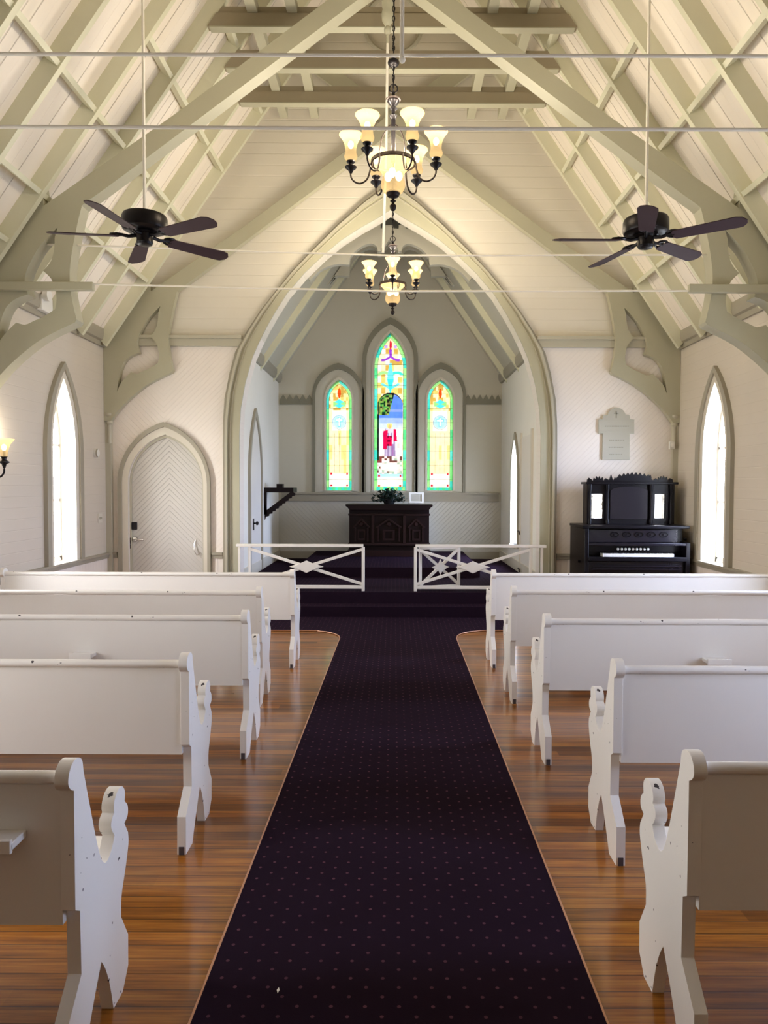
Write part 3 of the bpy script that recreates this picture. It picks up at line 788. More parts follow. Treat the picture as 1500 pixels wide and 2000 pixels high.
# ---------------------------------------------------------------- scissor trusses
def fx(u, v): q_ = at(u, v, Y=9.25); return (q_.x - XC, q_.z)
def nx_(u, v): q_ = at(u, v, Y=6.48); return (q_.x - XC, q_.z)
def smooth_path(pts, n=5):
    """Catmull-Rom through an open list"""
    o = []
    for i in range(len(pts) - 1):
        p0 = Vector(pts[max(0, i - 1)]); p1 = Vector(pts[i]); p2 = Vector(pts[i + 1]); p3 = Vector(pts[min(len(pts) - 1, i + 2)])
        for k in range(n):
            t = k / n; q_ = .5 * ((2 * p1) + (p2 - p0) * t + (2 * p0 - 5 * p1 + 4 * p2 - p3) * t * t + (3 * p1 - p0 - 3 * p2 + p3) * t ** 3); o.append((q_.x, q_.y))
    o.append(tuple(pts[-1])); return o
zlow = fx(768, 257)[1]; zup = fx(768, 216)[1]
low = smooth_path([fx(216, 822), fx(230, 803), fx(253, 779), fx(290, 750), fx(336, 727)])
inner = smooth_path([fx(338, 723), fx(331, 690), fx(329, 665), fx(331, 640), fx(338, 602), fx(346, 569)])
beamlow = smooth_path([fx(352, 564), fx(372, 550), fx(420, 515)], 3)
half = [(-HW, fx(213, 822)[1])] + low + inner + beamlow + [(0, zlow), (0, zup), nx_(640, 4), nx_(350, 221), nx_(88, 404)]
roofx = lambda z: -(ZR - .0 - z) / SL
half += [(roofx(4.3) + .02, 4.28), (-HW + .005, ZE - .02)]
hole = smooth_path([fx(313, 598), fx(289, 623), fx(275, 647), fx(269, 662), fx(268, 675), fx(272, 689)], 4) + smooth_path([fx(272, 689), fx(256, 695), fx(243, 706), fx(235, 725), fx(231, 745), fx(229, 765)], 4) \
    + smooth_path([fx(229, 765), fx(235, 750), fx(245, 738), fx(256, 727)], 4) + smooth_path([fx(256, 727), fx(268, 730), fx(280, 725), fx(295, 718), fx(309, 709)], 4) \
    + smooth_path([fx(309, 709), fx(311, 695), fx(309, 682), fx(304, 668), fx(293, 657)], 4) + smooth_path([fx(293, 657), fx(303, 645), fx(308, 629), fx(309, 612)], 4)
hl_ = []
for p_ in hole:
    if not hl_ or (Vector(p_) - Vector(hl_[-1])).length > 1e-4: hl_.append(p_)
hole = hl_
mir = lambda pl: [(-a, b) for a, b in pl][::-1]
t0 = None
def truss(y, th, label, rods, pendant, wall=False):
    r_ = empty('roof_truss', (XC, y, 0))
    for s_ in (-1, 1):
        pl = [half, hole] if s_ < 0 else [mir(half), mir(hole)]
        MB().prism(pl, 'XZ', -th / 2, th / 2).build('scissor_brace', 'beam', r_, bevel=.012)
        # upper end of the opposite brace running on past the crossing to the rafters
        x1 = 1.05; z1_ = zup + x1 * .74
        MB().prism([[(0, zlow + .02), (s_ * 1.45, zlow + 1.45 * .74), (s_ * 1.15, zup + 1.15 * .74), (0, zup)]] if s_ > 0 else [mir([(0, zlow + .02), (1.45, zlow + 1.45 * .74), (1.15, zup + 1.15 * .74), (0, zup)])], 'XZ', -th / 2 + .03, th / 2 - .01).build('upper_brace', 'beam', r_)
    if rods:
        ra = (3.766, 3.676, 3.696) if pendant else (3.752, 3.752, 3.755); rb = (3.385, 3.331, 3.345) if pendant else (3.347, 3.345, 3.344)
        MB().tube([(-3.1, 0, ra[0]), (0, 0, ra[1]), (3.05, 0, ra[2])], .0088, 8).build('tie_rod', 'rod', r_)
        MB().tube([(-3.2, -.10, rb[0] + .01), (-2.6, -.10, rb[0]), (0, -.10, rb[1]), (2.6, -.10, rb[2]), (3.2, -.10, rb[2] + .01)], .0088, 8).build('tie_rod', 'rod', r_)
        for s_ in (-1, 1): MB().box(min(s_ * 2.64, s_ * 3.6), max(s_ * 2.64, s_ * 3.6), -.125, -.075, 3.325, 3.40).build('tie_clamp', 'beam', r_, bevel=.006)
    if pendant:
        px_ = at(757, 50, Y=6.5).x - XC
        k = [(0, 5.60), (.012, 5.60), (.014, 5.68), (.03, 5.70), (.032, 5.73), (.02, 5.75), (.05, 5.80), (.055, 5.86), (.045, 5.90), (.05, 5.92), (.052, 5.96), (.035, 5.98), (.075, 6.04), (.078, 6.10), (.078, 6.55), (0, 6.55)]
        MB().lathe([(a, b - .06) for a, b in k], (px_, 0, 0), 20).build('king_pendant', 'beam', r_)
        MB().tube([(px_ - .035, 0, 3.70), (px_ - .01, 0, 4.6), (px_, 0, 5.56)], .012, 8).build('hanger_rod', 'rod', r_)
    tag(r_, label, 'truss', 'scissor trusses of the nave')
    return r_
truss(9.29, .09, 'half-embedded scissor truss with cusped brackets, flat against the arch wall', False, False)
truss(6.53, .15, 'free-standing scissor truss with pierced brackets in front of the arch wall truss', True, True)
truss(3.66, .15, 'nearest scissor truss, of which only the level tie rods cross the picture top', True, False)
q_ = at(785, 119, Y=3.62)
o = MB().tube([(q_.x, 3.62, q_.z - .0), (q_.x, 3.62, 5.95)], .0105, 8).sphere((q_.x + .002, 3.62, q_.z + .005), .016).build('hanger_pipe', 'rod')
tag(o, 'thin cream hanger pipe with knob end, just right of the chandelier chain', 'pipe')

# chancel trusses: crenellated collar over cusped arches
def chancel_truss(y, dv, label, crenels):
    def cp(u, v): q_ = at(762 + (u - 762) * 1.0, v, Y=y); return (q_.x - CXC, q_.z)
    r_ = empty('chancel_truss', (CXC, y, 0))
    def q(u, v): p_ = at(u, v, Y=y); return (abs(p_.x - CXC), p_.z)
    k_ = 0 if crenels else 22
    zc = q(765, 442 + k_ * .5)[1]
    w = lambda z: (CZR - .03 - z) / CSL
    L = smooth_path([q(606, 550 + k_), q(622, 533 + k_), q(640, 523 + k_), q(660, 518 + k_), q(683, 519 + k_)], 5)
    z0_ = L[0][1]; L = [(w(z0_ + .12), z0_ + .12)] + L + [q(684, 505 + k_ * .7)]
    L += smooth_path([q(690, 497 + k_ * .5), q(700, 488 + k_ * .5), q(712, 481 + k_ * .4), q(725, 478 + k_ * .4), q(735, 483 + k_ * .4), q(738, 493 + k_ * .4)], 5)
    L += [q(744, 493 + k_ * .4), q(744, 487 + k_ * .4), q(751, 487 + k_ * .4)]
    L += smooth_path([q(752, 481 + k_ * .4), q(758, 474 + k_ * .4), q(764, 471 + k_ * .4)], 4)
    L[-1] = (0.0, L[-1][1])
    top = [(0, zc)]
    if crenels:
        x = .06
        while x + .14 < w(zc + .05): top += [(x, zc), (x, zc - .05), (x + .07, zc - .05), (x + .07, zc)]; x += .17
    half_ = [(a, b) for a, b in L] + top + [(w(zc), zc)]
    MB().prism([half_], 'XZ', -.05, .05).prism([mir(half_)], 'XZ', -.05, .05).build('cusped_board', 'chancel', r_)
    zz = q(765, 470 + k_ * .6)[1]; x0_ = q(690, 470)[0]
    for s_ in (-1, 1): MB().box(min(s_ * x0_, s_ * (w(zz) - .03)), max(s_ * x0_, s_ * (w(zz) - .03)), -.08, -.05, zz - .02, zz + .02).build('ledge', 'casing', r_)
    tag(r_, label, 'truss', 'cusped trusses over the chancel')
chancel_truss(10.5, 0, 'grey crenellated and cusped chancel truss just behind the arch', True)
chancel_truss(12.2, 0, 'plainer cusped chancel truss nearest the stained windows', False)
# chancel rafters
for side, s_ in (('left', -1), ('right', 1)):
    for k, y in enumerate((10.15, 11.35, 12.55)):
        off = .09 / (1 / math.sqrt(1 + CSL * CSL)); xe = CXC + s_ * CHW
        o = MB().prism([[(xe, CZE), (CXC, CZR), (CXC, CZR - off), (xe - s_ * .0, CZE - off)]], 'XZ', y - .03, y + .03).build('rafter', 'rafter')
        tag(o, 'grey-lit rafter of the chancel roof, %s slope, %s behind the arch' % (side, ORD[k]), 'rafter', 'rafters of the chancel roof')

# ---------------------------------------------------------------- carpet
ex0, ex1 = at(372, 2000, Z=0), at(665, 1245, Z=0); fx0, fx1 = at(1185, 2000, Z=0), at(890, 1245, Z=0)
def ext(a, b, y): t = (y - a.y) / (b.y - a.y); return a.x + (b.x - a.x) * t
ya, yb = YB + .05, 7.45
LN = [(ext(ex0, ex1, ya), ya), (ext(ex0, ex1, yb), yb)]; RN = [(ext(fx0, fx1, ya), ya), (ext(fx0, fx1, yb), yb)]
lx, rx_ = LN[1][0], RN[1][0]
crn = [(lx, 7.45), (lx - .03, 7.60), (lx - .12, 7.74), (lx - .26, 7.83), (lx - .45, 7.86), (-2.6, 7.86)]
crn_r = [(rx_, 7.45), (rx_ + .03, 7.62), (rx_ + .12, 7.77), (rx_ + .26, 7.86), (rx_ + .45, 7.90), (2.1, 7.90)]
sc = smooth_path(crn, 4); sr = smooth_path(crn_r, 4)
poly = [LN[0]] + [RN[0]] + sr + [(2.1, 8.655), (-2.6, 8.655)] + sc[::-1]
o = MB().prism([poly], 'XY', 0, .012).build('carpet', 'carpet')
carpet_o = o; tag(o, 'dark aubergine aisle carpet with tiny pink dots, widening before the steps', 'carpet')
for nm, base, pth in (('left', LN, sc), ('right', RN, sr)):
    e = MB(); e.tube([(a, b, .008) for a, b in [base[0]] + pth], .006, 6); tag(e.build('edging_strip', 'edging', carpet_o), label='coppery metal edging strip')
o = MB().prism([[(0, 0), (.014, .006), (.02, .016), (.008, .012)]], 'XY', 0, .002).build('paper_scrap', 'plastic')
q_ = at(542, 1940, Z=.013); o.location = (q_.x, q_.y, .0125); o.rotation_euler.z = .9
tag(o, 'tiny white scrap lying on the aisle carpet near the bottom edge', 'scrap')

# ---------------------------------------------------------------- pews
END = [(-.065, 0), (.035, 0)] + smooth_path([(.035, 0.0), (.075, .07), (.125, .15), (.165, .205)], 4)[1:] + smooth_path([(.165, .205), (.195, .16), (.225, .09), (.25, 0.0)], 4)[1:] + \
    [(.325, 0), (.372, .055), (.374, .155), (.318, .245)] + smooth_path([(.318, .245), (.322, .31), (.355, .375), (.384, .445), (.382, .485)], 4)[1:] + \
    [(.352, .528)] + smooth_path([(.352, .528), (.380, .542), (.381, .572), (.356, .598)], 4)[1:] + smooth_path([(.356, .598), (.358, .630), (.335, .655), (.302, .656), (.278, .640), (.268, .618), (.272, .600)], 4)[1:] + \
    smooth_path([(.272, .600), (.252, .588), (.246, .568), (.256, .548), (.272, .530)], 4)[1:] + smooth_path([(.272, .530), (.252, .500), (.222, .482), (.196, .484), (.170, .512), (.140, .58), (.105, .68), (.078, .76), (.060, .815)], 4)[1:] + \
    smooth_path([(.060, .815), (.052, .848), (.026, .864), (-.004, .862), (-.026, .842), (-.032, .815), (-.018, .795), (0, .785)], 4)[1:] + [(0, .458), (.028, .44), (.032, .26), (-.062, .165)]
def make_pew(L):
    """aisle face of the end at x=0, pew runs to x=-L; rear edge at y=0, worshippers face +Y"""
    r_ = empty('church_pew')
    for x0 in (-.038, -L):
        MB().prism([END], 'YZ', x0, x0 + .038).build('pew_end', 'pew', r_, bevel=.004)
    MB().box(-L + .036, -.036, .004, .026, .415, .80).build('backrest', 'pew_panel', r_)
    MB().tube([(-L + .036, .008, .818), (-.036, .008, .818)], .0175, 14).build('top_rail', 'pew', r_)
    MB().box(-L + .036, -.036, .026, .40, .44, .465).build('seat', 'pew_panel', r_, bevel=.004)
    MB().box(-L + .036, -.036, .35, .37, .405, .441).build('seat_rail', 'pew_panel', r_)
    if True:
        for y0 in (-.066, .28): MB().box(-.030, -.008, y0 - .0015, y0 + .012, 0.0, .035).build('foot_glide', 'pew_chip', r_)
    return r_
def mirror_x(r_):
    r_.scale.x = -1
PL = [(-.853, 1.887), (-.898, 3.118), (-.862, 4.212), (-.966, 5.205), (-.880, 6.312)]
PR = [(.822, 1.965), (.943, 3.04), (.872, 4.135), (.872, 5.295), (.866, 6.335)]
pw = make_pew(2.60)
names = ['nearest to the camera', 'second from the camera', 'third from the camera', 'fourth from the camera', 'frontmost, before the carpeted steps']
first_used = False
def ledge(par, x0, x1, dz=0):
    MB().box(x0, x1, -.075, .004, .592 + dz, .612 + dz).box(x0, x1, -.078, -.066, .585 + dz, .622 + dz).build('book_ledge', 'pew', par, bevel=.003)
for side, lst in (('left', PL), ('right', PR)):
    for i, (x, y) in enumerate(lst):
        if not first_used: o = pw; first_used = True
        else: o = copy_tree(pw)
        o.location = (x, y, 0)
        if side == 'right': mirror_x(o)
        tag(o, 'white painted wooden pew with scrolled end, %s of the aisle, %s' % (side, names[i]), 'pew', 'pews in two columns')
L_ = [o for o in bpy.data.objects if o.name.startswith('church_pew') and o.parent is None]
def pew_at(x, y): return min(L_, key=lambda o: (o.location.x - x) ** 2 + (o.location.y - y) ** 2)
ledge(pew_at(*PL[0]), -1.8, -.13, .065); ledge(pew_at(*PL[2]), -1.03, -.90); ledge(pew_at(*PR[2]), -1.06, -.92)

# ---------------------------------------------------------------- communion rails and gate
YR = 9.0
def rpt(u, v, y=YR): q_ = at(u, v, Y=y); return q_
def rail_panel(name, u_post, u_end, u_p1, u_p2, label):
    r_ = empty(name, (0, YR, ZP)); z = lambda v: rpt(700, v).z - ZP
    xp = rpt(u_post, 1100).x; xe = rpt(u_end, 1100).x; x1 = rpt(u_p1, 1100).x; x2 = rpt(u_p2, 1100).x
    s_ = 1 if xe > xp else -1
    zt_ = z(1063)
    MB().box(min(xp, xe), max(xp, xe), -.035, .035, zt_ - .035, zt_).build('top_rail', 'rail', r_, bevel=.004)
    MB().box(min(xp, x1), max(xp, x1), -.02, .02, .03, .07).build('bottom_rail', 'rail', r_, bevel=.003)
    for x, w_ in ((xp, .038), (x1, .028), (x2, .028)): MB().box(x - w_ / 2, x + w_ / 2, -.022, .022, 0, zt_ - .034).build('post', 'rail', r_, bevel=.003)
    za_, zb_ = zt_ - .06, .085
    MB().bar((xp, 0, za_), (x1, 0, zb_), .03, .036).bar((xp, -.002, zb_), (x1, -.002, za_), .03, .036).build('cross_brace', 'rail', r_, bevel=.003)
    xm = (xp + x1) / 2; zm = (za_ + zb_) / 2
    MB().prism([[(xm - .17, zm), (xm, zm - .078), (xm + .17, zm), (xm, zm + .078)]], 'XZ', -.035, -.012).prism([[(xm - .215, zm), (xm - .13, zm - .028), (xm + .13, zm - .028), (xm + .215, zm), (xm + .13, zm + .028), (xm - .13, zm + .028)]], 'XZ', -.022, -.006).build('diamond_boss', 'rail', r_, bevel=.003)
    tag(r_, label, 'rail', 'communion rails either side of the gate gap')
rail_panel('communion_rail', 709.5, 462, 488, 468, 'white communion rail with crossed braces and diamond, left of the gap')
rail_panel('communion_rail', 811.5, 1066, 1035.5, 1058, 'white communion rail with crossed braces and diamond, right of the gap')
g_ = empty('communion_gate', (rpt(816, 1100).x + .02, YR + .05, ZP)); qe = rpt(898, 1110, 9.26); ang = math.atan2(9.26 - YR - .05, qe.x - g_.location.x); g_.rotation_euler.z = ang
GL_ = math.hypot(qe.x - g_.location.x, 9.26 - YR - .05); gt = .56
MB().box(0, .03, -.015, .015, .03, gt - .03).build('post', 'rail', g_); MB().box(GL_ - .03, GL_, -.015, .015, .0, gt - .02).build('post', 'rail', g_)
MB().box(0, GL_, -.016, .016, gt - .04, gt).build('top_rail', 'rail', g_); MB().box(0, GL_, -.014, .014, .02, .055).build('bottom_rail', 'rail', g_)
MB().bar((.02, 0, gt - .05), (GL_ - .03, 0, .07), .025, .034).bar((.02, -.002, .07), (GL_ - .03, -.002, gt - .05), .025, .034).build('cross_brace', 'rail', g_)
xm = GL_ / 2; zm = gt / 2 + .01
MB().prism([[(xm - .12, zm), (xm, zm - .05), (xm + .12, zm), (xm, zm + .05)]], 'XZ', -.03, -.012).prism([[(xm - .05, zm), (xm, zm - .10), (xm + .05, zm), (xm, zm + .10)]], 'XZ', -.028, -.012).build('diamond_boss', 'rail', g_)
tag(g_, 'small white gate with crossed braces, swung open behind the right communion rail', 'gate')

# ---------------------------------------------------------------- altar and what stands on it
a_ = empty('altar_table', (0, 0, 0)); AY = 12.0
z1 = at(760, 985, Y=AY).z; zf = ZP + .14
X0, X1 = at(675, 985, Y=AY).x, at(845, 985, Y=AY).x; B0, B1 = at(682, 1050, Y=AY + .05).x, at(838, 1050, Y=AY + .05).x
MB().prism([[(X0, z1), (X1, z1), (X1, z1 - .03), (X1 - .03, z1 - .05), (X1 - .07, z1 - .10), (X0 + .07, z1 - .10), (X0 + .03, z1 - .05), (X0, z1 - .03)][::-1]], 'XZ', AY - .04, AY + .62).build('altar_top', 'mahogany', a_, bevel=.006)
MB().box(B0, B1, AY + .05, AY + .58, zf, z1 - .09).build('altar_body', 'mahogany', a_)
mb = MB()
mb.box(B0 - .015, B1 + .015, AY + .02, AY + .60, z1 - .19, z1 - .16)
mb.box(B0 - .02, B1 + .02, AY + .01, AY + .60, at(760, 1064, Y=AY).z - .015, at(760, 1064, Y=AY).z + .015)
mb.box(B0 - .03, B1 + .03, AY, AY + .60, zf, zf + .10)
mb.box(B0 - .015, B1 + .015, AY + .03, AY + .60, zf + .20, zf + .225)
mb.build('moulding', 'mahogany_light', a_, bevel=.004)
def gable_panel(u0, u1):
    x0, x1 = at(u0, 1000, Y=AY).x, at(u1, 1000, Y=AY).x; zt_ = at(760, 1014, Y=AY).z; ze = at(760, 1031, Y=AY).z; zb = at(760, 1058, Y=AY).z; xm = (x0 + x1) / 2
    p_ = MB(); p_.bar((x0, AY + .035, ze), (xm, AY + .035, zt_), .03, .026); p_.bar((x1, AY + .035, ze), (xm, AY + .035, zt_), .03, .026)
    p_.box(x0 + .02, x0 + .045, AY + .02, AY + .05, zb, ze); p_.box(x1 - .045, x1 - .02, AY + .02, AY + .05, zb, ze)
    w = x1 - x0
    p_.prism([[(xm - w * .24, zb + .02), (xm + w * .24, zb + .02), (xm + w * .24, zb + .20), (xm - w * .24, zb + .20)], [(xm - w * .15, zb + .05), (xm - w * .15, zb + .17), (xm + w * .15, zb + .17), (xm + w * .15, zb + .05)]], 'XZ', AY + .03, AY + .05)
    p_.lathe([(0, -.02), (.03, -.02), (.045, -.008), (.045, 0), (0, 0)], (xm, AY + .05, (zt_ + ze) / 2 - .01), 12, 'Y')
    p_.build('gabled_panel', 'mahogany_light', a_)
gable_panel(690, 722); gable_panel(735, 784); gable_panel(797, 830)
for u in (728, 790): x = at(u, 1050, Y=AY).x; MB().box(x - .022, x + .022, AY + .02, AY + .05, zf + .22, z1 - .17).build('pilaster', 'mahogany_light', a_)
tag(a_, 'dark mahogany altar table with gabled carved panels under the stained glass windows', 'altar')
# plant
p_ = empty('potted_plant', (at(760, 980, Y=AY + .2).x, AY + .22, z1))
MB().lathe([(0, 0), (.08, 0), (.11, .05), (.12, .09), (.11, .09), (0, .08)], (0, 0, 0), 16).build('pot', 'pot', p_)
lf = MB(); random.seed(3)
for i in range(420):
    a = random.uniform(0, 2 * PI); e = random.uniform(-.25, 1.35); rr = random.uniform(.07, .30)
    c = Vector((math.cos(a) * math.cos(e) * rr, math.sin(a) * math.cos(e) * rr * .8, .08 + math.sin(e) * rr * .66))
    d = Vector((random.gauss(0, 1), random.gauss(0, 1), random.gauss(0, .7))).normalized(); s2 = d.cross(Vector((random.random(), random.random(), 1))).normalized()
    L2 = random.uniform(.028, .05); w2 = L2 * .45; n2 = d.cross(s2) * .006
    lf.add([c - d * L2, c - s2 * w2 + n2, c + d * L2, c + s2 * w2 + n2, c], [(0, 1, 4), (1, 2, 4), (2, 3, 4), (3, 0, 4)])
lf.build('foliage', 'leaf', p_)
tag(p_, 'bushy dark green plant in a low dark pot, centred on the altar', 'plant')
# white card frame
f_ = empty('picture_frame', (at(813, 978, Y=AY + .3).x, AY + .3, z1 + .012)); f_.rotation_euler.x = -.12
fwid, fh = at(830, 970, Y=AY + .3).x - at(801, 970, Y=AY + .3).x, .19
MB().prism([[(-fwid / 2, 0), (fwid / 2, 0), (fwid / 2, fh), (-fwid / 2, fh)], [(-fwid / 2 + .035, .035), (-fwid / 2 + .035, fh - .035), (fwid / 2 - .035, fh - .035), (fwid / 2 - .035, .035)]], 'XZ', -.012, .008).build('frame', 'ivory', f_, bevel=.004)
MB().box(-fwid / 2 + .03, fwid / 2 - .03, .0, .006, .03, fh - .03).build('picture', 'plaque', f_)
MB().bar((0, .01, .12), (0, .07, .0), .03, .006).build('strut', 'ivory', f_)
tag(f_, 'small white picture frame standing on the right of the altar top', 'picture frame')

# credence shelf
c_ = empty('corner_shelf', (CXL, 11.6, 0)); cs = lambda u, v: (at(u, v, Y=11.6).x - CXL, at(u, v, Y=11.6).z)
xw, zt_ = cs(522, 952); xe, _ = cs(573, 952); _, zb2 = cs(572, 962)
MB().box(0, xe, 0, .42, zb2, zt_).build('shelf', 'mahogany', c_)
xb = 0.02
MB().box(0, .045, -.01, .02, cs(526, 1005)[1], zb2).prism([[(.015, cs(526, 1016)[1]), (.05, cs(527, 1002)[1]), (0, cs(520, 960)[1] - .1)]], 'XZ', -.01, .02).build('upright', 'mahogany', c_)
mb = MB(); n = 9; xa, za_ = .035, cs(527, 1008)[1]; xb2, zb3 = xe + .03, cs(577, 963)[1]; pts = []
for i in range(n + 1):
    t = i / n; pts.append((xa + (xb2 - xa) * t, za_ + (zb3 - za_) * t))
low_ = []
for i in range(n):
    low_ += [(pts[i][0], pts[i][1] - .01), (pts[i + 1][0] - .004, pts[i][1] + .012 - .01)]
up2 = [(xb2, zb3 + .0), (xb2 - .07, zb3 + .02), (xa, za_ + .09)]
mb.prism([low_ + up2], 'XZ', -.01, .02); mb.build('stepped_brace', 'mahogany', c_)
q1 = cs(539, 945); q2 = cs(551, 952); MB().box(q1[0], q2[0], .05, .2, zt_, q1[1]).build('block', 'mahogany', c_)
tag(c_, 'dark wooden corner shelf on a stepped triangular bracket, chancel left wall', 'shelf')

# ---------------------------------------------------------------- reed organ
r_ = empty('reed_organ', (0, 0, 0)); OYF, OYB = 8.58, 9.02
ox = lambda u, y: at(u, 1050, Y=y).x
oz = lambda v, y: at(1200, v, Y=y).z
LX0, LX1 = ox(1142, OYF), ox(1349, OYF)
HX0, HX1 = ox(1146, OYB), ox(1316, OYB)
zk = oz(1080, OYF); zb_ = oz(1033, OYF)
MB().box(LX0 + .02, LX1 - .02, OYF + .20, 9.29, 0, oz(1031, OYF)).build('case', 'ebony', r_)
MB().box(LX1 - .05, LX1, OYF, 9.29, 0, oz(1060, OYF)).build('side_panel', 'ebony', r_, bevel=.006)
MB().box(LX0, LX0 + .05, OYF, 9.29, 0, oz(1033, OYF)).build('side_panel', 'ebony', r_, bevel=.006)
MB().box(LX0 - .01, LX1 + .01, OYF + .05, 9.29, zb_, zb_ + .035).build('shelf', 'ebony', r_, bevel=.006)
MB().box(LX0 + .08, LX1 - .12, OYF + .10, OYF + .13, oz(1060, OYF), oz(1036, OYF)).build('fretwork_panel', 'ebony_panel', r_)
fr_ = MB()
for u in (1200, 1224, 1248, 1272, 1296):
    x = ox(u, OYF + .1); zz = oz(1044, OYF + .1); fr_.tube([(x + .05 * math.cos(t * PI / 8), OYF + .095, zz + .028 * math.sin(t * PI / 8)) for t in range(16)], .006, 6, closed=True); fr_.lathe([(0, -.01), (.014, -.008), (.014, 0), (0, 0)], (x, OYF + .095, zz), 10, 'Y')
fr_.build('fretwork', 'ebony', r_)
MB().box(LX0 + .05, LX1 - .05, OYF + .0, OYF + .3, oz(1066, OYF), oz(1061, OYF)).build('fall_board', 'ebony_panel', r_, bevel=.004)
MB().box(LX0 + .05, LX1 - .05, OYF + .16, OYF + .2, oz(1080, OYF), oz(1064, OYF)).build('stop_board', 'ebony', r_)
for i in range(9):
    x = ox(1206 + i * 7.35, OYF + .16); MB().lathe([(0, -.035), (.012, -.035), (.016, -.03), (.016, -.02), (.008, -.015), (.008, 0), (0, 0)], (x, OYF + .16, oz(1072, OYF + .16)), 12, 'Y').build('stop_knob', 'ivory', r_)
KX0, KX1 = ox(1178, OYF + .02), ox(1317, OYF + .02)
zk0, zk1 = oz(1087.5, OYF + .02), oz(1081.5, OYF + .02)
kk = MB(); n = 44
for i in range(n):
    a = KX0 + (KX1 - KX0) * i / n; kk.box(a + .0006, a + (KX1 - KX0) / n - .0006, OYF + .02, OYF + .15, zk0, zk1)
tag(kk.build('keyboard', 'ivory', r_), label='row of ivory keys')
bk = MB()
for i in range(n - 1):
    if i % 7 in (0, 1, 3, 4, 5): a = KX0 + (KX1 - KX0) * (i + 1) / n; bk.box(a - .006, a + .006, OYF + .07, OYF + .15, zk1, zk1 + .012)
bk.build('black_keys', 'ebony', r_)
MB().box(LX0 + .05, LX1 - .05, OYF - .02, OYF + .16, zk0 - .05, zk0 - .002).build('key_bed', 'ebony', r_, bevel=.004)
MB().box(LX0 + .06, LX1 - .06, OYF + .05, OYF + .12, 0, zk0 - .06).box(LX0 + .1, LX1 - .1, OYF + .0, OYF + .05, oz(1113, OYF), oz(1110, OYF)).box(LX0 + .1, LX1 - .1, OYF + .0, OYF + .05, oz(1107, OYF), oz(1105, OYF)).build('knee_panel', 'ebony_panel', r_)
for x_, v_ in ((LX0 - .03, 1100), (LX1 + .03, 1055)): MB().tube([(x_ + (.03 if x_ < 3 else -.03), OYF + .2, oz(v_, OYF)), (x_, OYF + .2, oz(v_, OYF))], .016, 8).build('handle', 'ebony', r_)
# high back with mirrors
hz0 = zb_ + .03; hz1 = oz(946, OYB)
def orc(u0, u1, v0, v1): return (ox(u0, OYB), oz(v1, OYB), ox(u1, OYB), oz(v0, OYB))
m1 = orc(1154, 1178, 965, 1012.5); m2 = orc(1278, 1299, 965, 1012)
fr2 = [(HX0, hz0), (HX1, hz0), (HX1, hz1), (HX0, hz1)]
rc = lambda q_: [(q_[0], q_[1]), (q_[2], q_[1]), (q_[2], q_[3]), (q_[0], q_[3])]
MB().prism([fr2, rc(m1), rc(m2)], 'XZ', OYB, OYB + .03).box(HX0 + .0, HX1, OYB + .045, 9.22, hz0, hz1).build('high_back', 'ebony', r_)
for q_ in (m1, m2): MB().box(q_[0] - .005, q_[2] + .005, OYB + .028, OYB + .034, q_[1] - .005, q_[3] + .005).build('mirror', 'mirror', r_)
pc = orc(1190, 1263, 950, 1014); xm = (pc[0] + pc[2]) / 2
arcp = [(pc[0], pc[1]), (pc[2], pc[1]), (pc[2], pc[3] - .06)] + [(xm + (pc[2] - xm) * math.cos(t * PI / 12), pc[3] - .06 + .06 * math.sin(t * PI / 12)) for t in range(1, 12)] + [(pc[0], pc[3] - .06)]
MB().prism([arcp], 'XZ', OYB - .015, OYB).build('carved_panel', 'ebony_panel', r_, bevel=.004)
for u in (1150, 1184, 1269, 1308): x = ox(u, OYB); MB().lathe([(0, hz0), (.02, hz0), (.026, hz0 + .05), (.014, hz0 + .08), (.018, (hz0 + hz1) / 2), (.014, hz1 - .1), (.024, hz1 - .06), (.024, hz1), (0, hz1)], (x, OYB - .03, 0), 12).build('turned_column', 'ebony', r_)
MB().box(HX0 - .03, HX1 + .03, OYB - .05, 9.22, hz1, hz1 + .03).build('cornice', 'ebony', r_, bevel=.006)
cv = lambda u, v: (at(u, v, Y=OYB).x, at(u, v, Y=OYB).z)
cr = [(1146, 946), (1147, 937), (1150, 933), (1155, 936), (1158, 940), (1160, 933), (1163, 936), (1165, 930), (1168, 935), (1171, 930), (1173, 936), (1177, 932), (1178, 940), (1183, 934), (1190, 938), (1192, 932), (1193.5, 927), (1195, 932), (1197, 938), (1200, 936), (1201, 932), (1203, 935)]
for i in range(8): cr += [(1207 + i * 8, 932 - 5 * math.sin(PI * (i + .5) / 8.2)), (1210.5 + i * 8, 927.5 - 5 * math.sin(PI * (i + .7) / 8.2)), (1213 + i * 8, 931.5 - 5 * math.sin(PI * (i + 1) / 8.2))]
cr += [(1272, 936), (1268.5, 932), (1270, 927), (1272, 932), (1276, 938), (1281, 934), (1285, 939), (1286, 932), (1289, 936), (1291, 930), (1294, 935), (1296, 929), (1299, 935), (1302, 931), (1304, 939), (1308, 934), (1313, 936), (1315, 946)]
cr = sorted(set(cr), key=lambda p: p[0])
MB().prism([[cv(u, v) for u, v in cr][::-1] if False else [cv(1146, 947)] + [cv(1315, 947)] + [cv(u, v) for u, v in cr[::-1]]], 'XZ', OYB - .01, OYB + .02).build('carved_crest', 'ebony', r_)
tag(r_, 'ebonised reed organ with mirrored high back and pierced crest against the arch wall', 'organ')

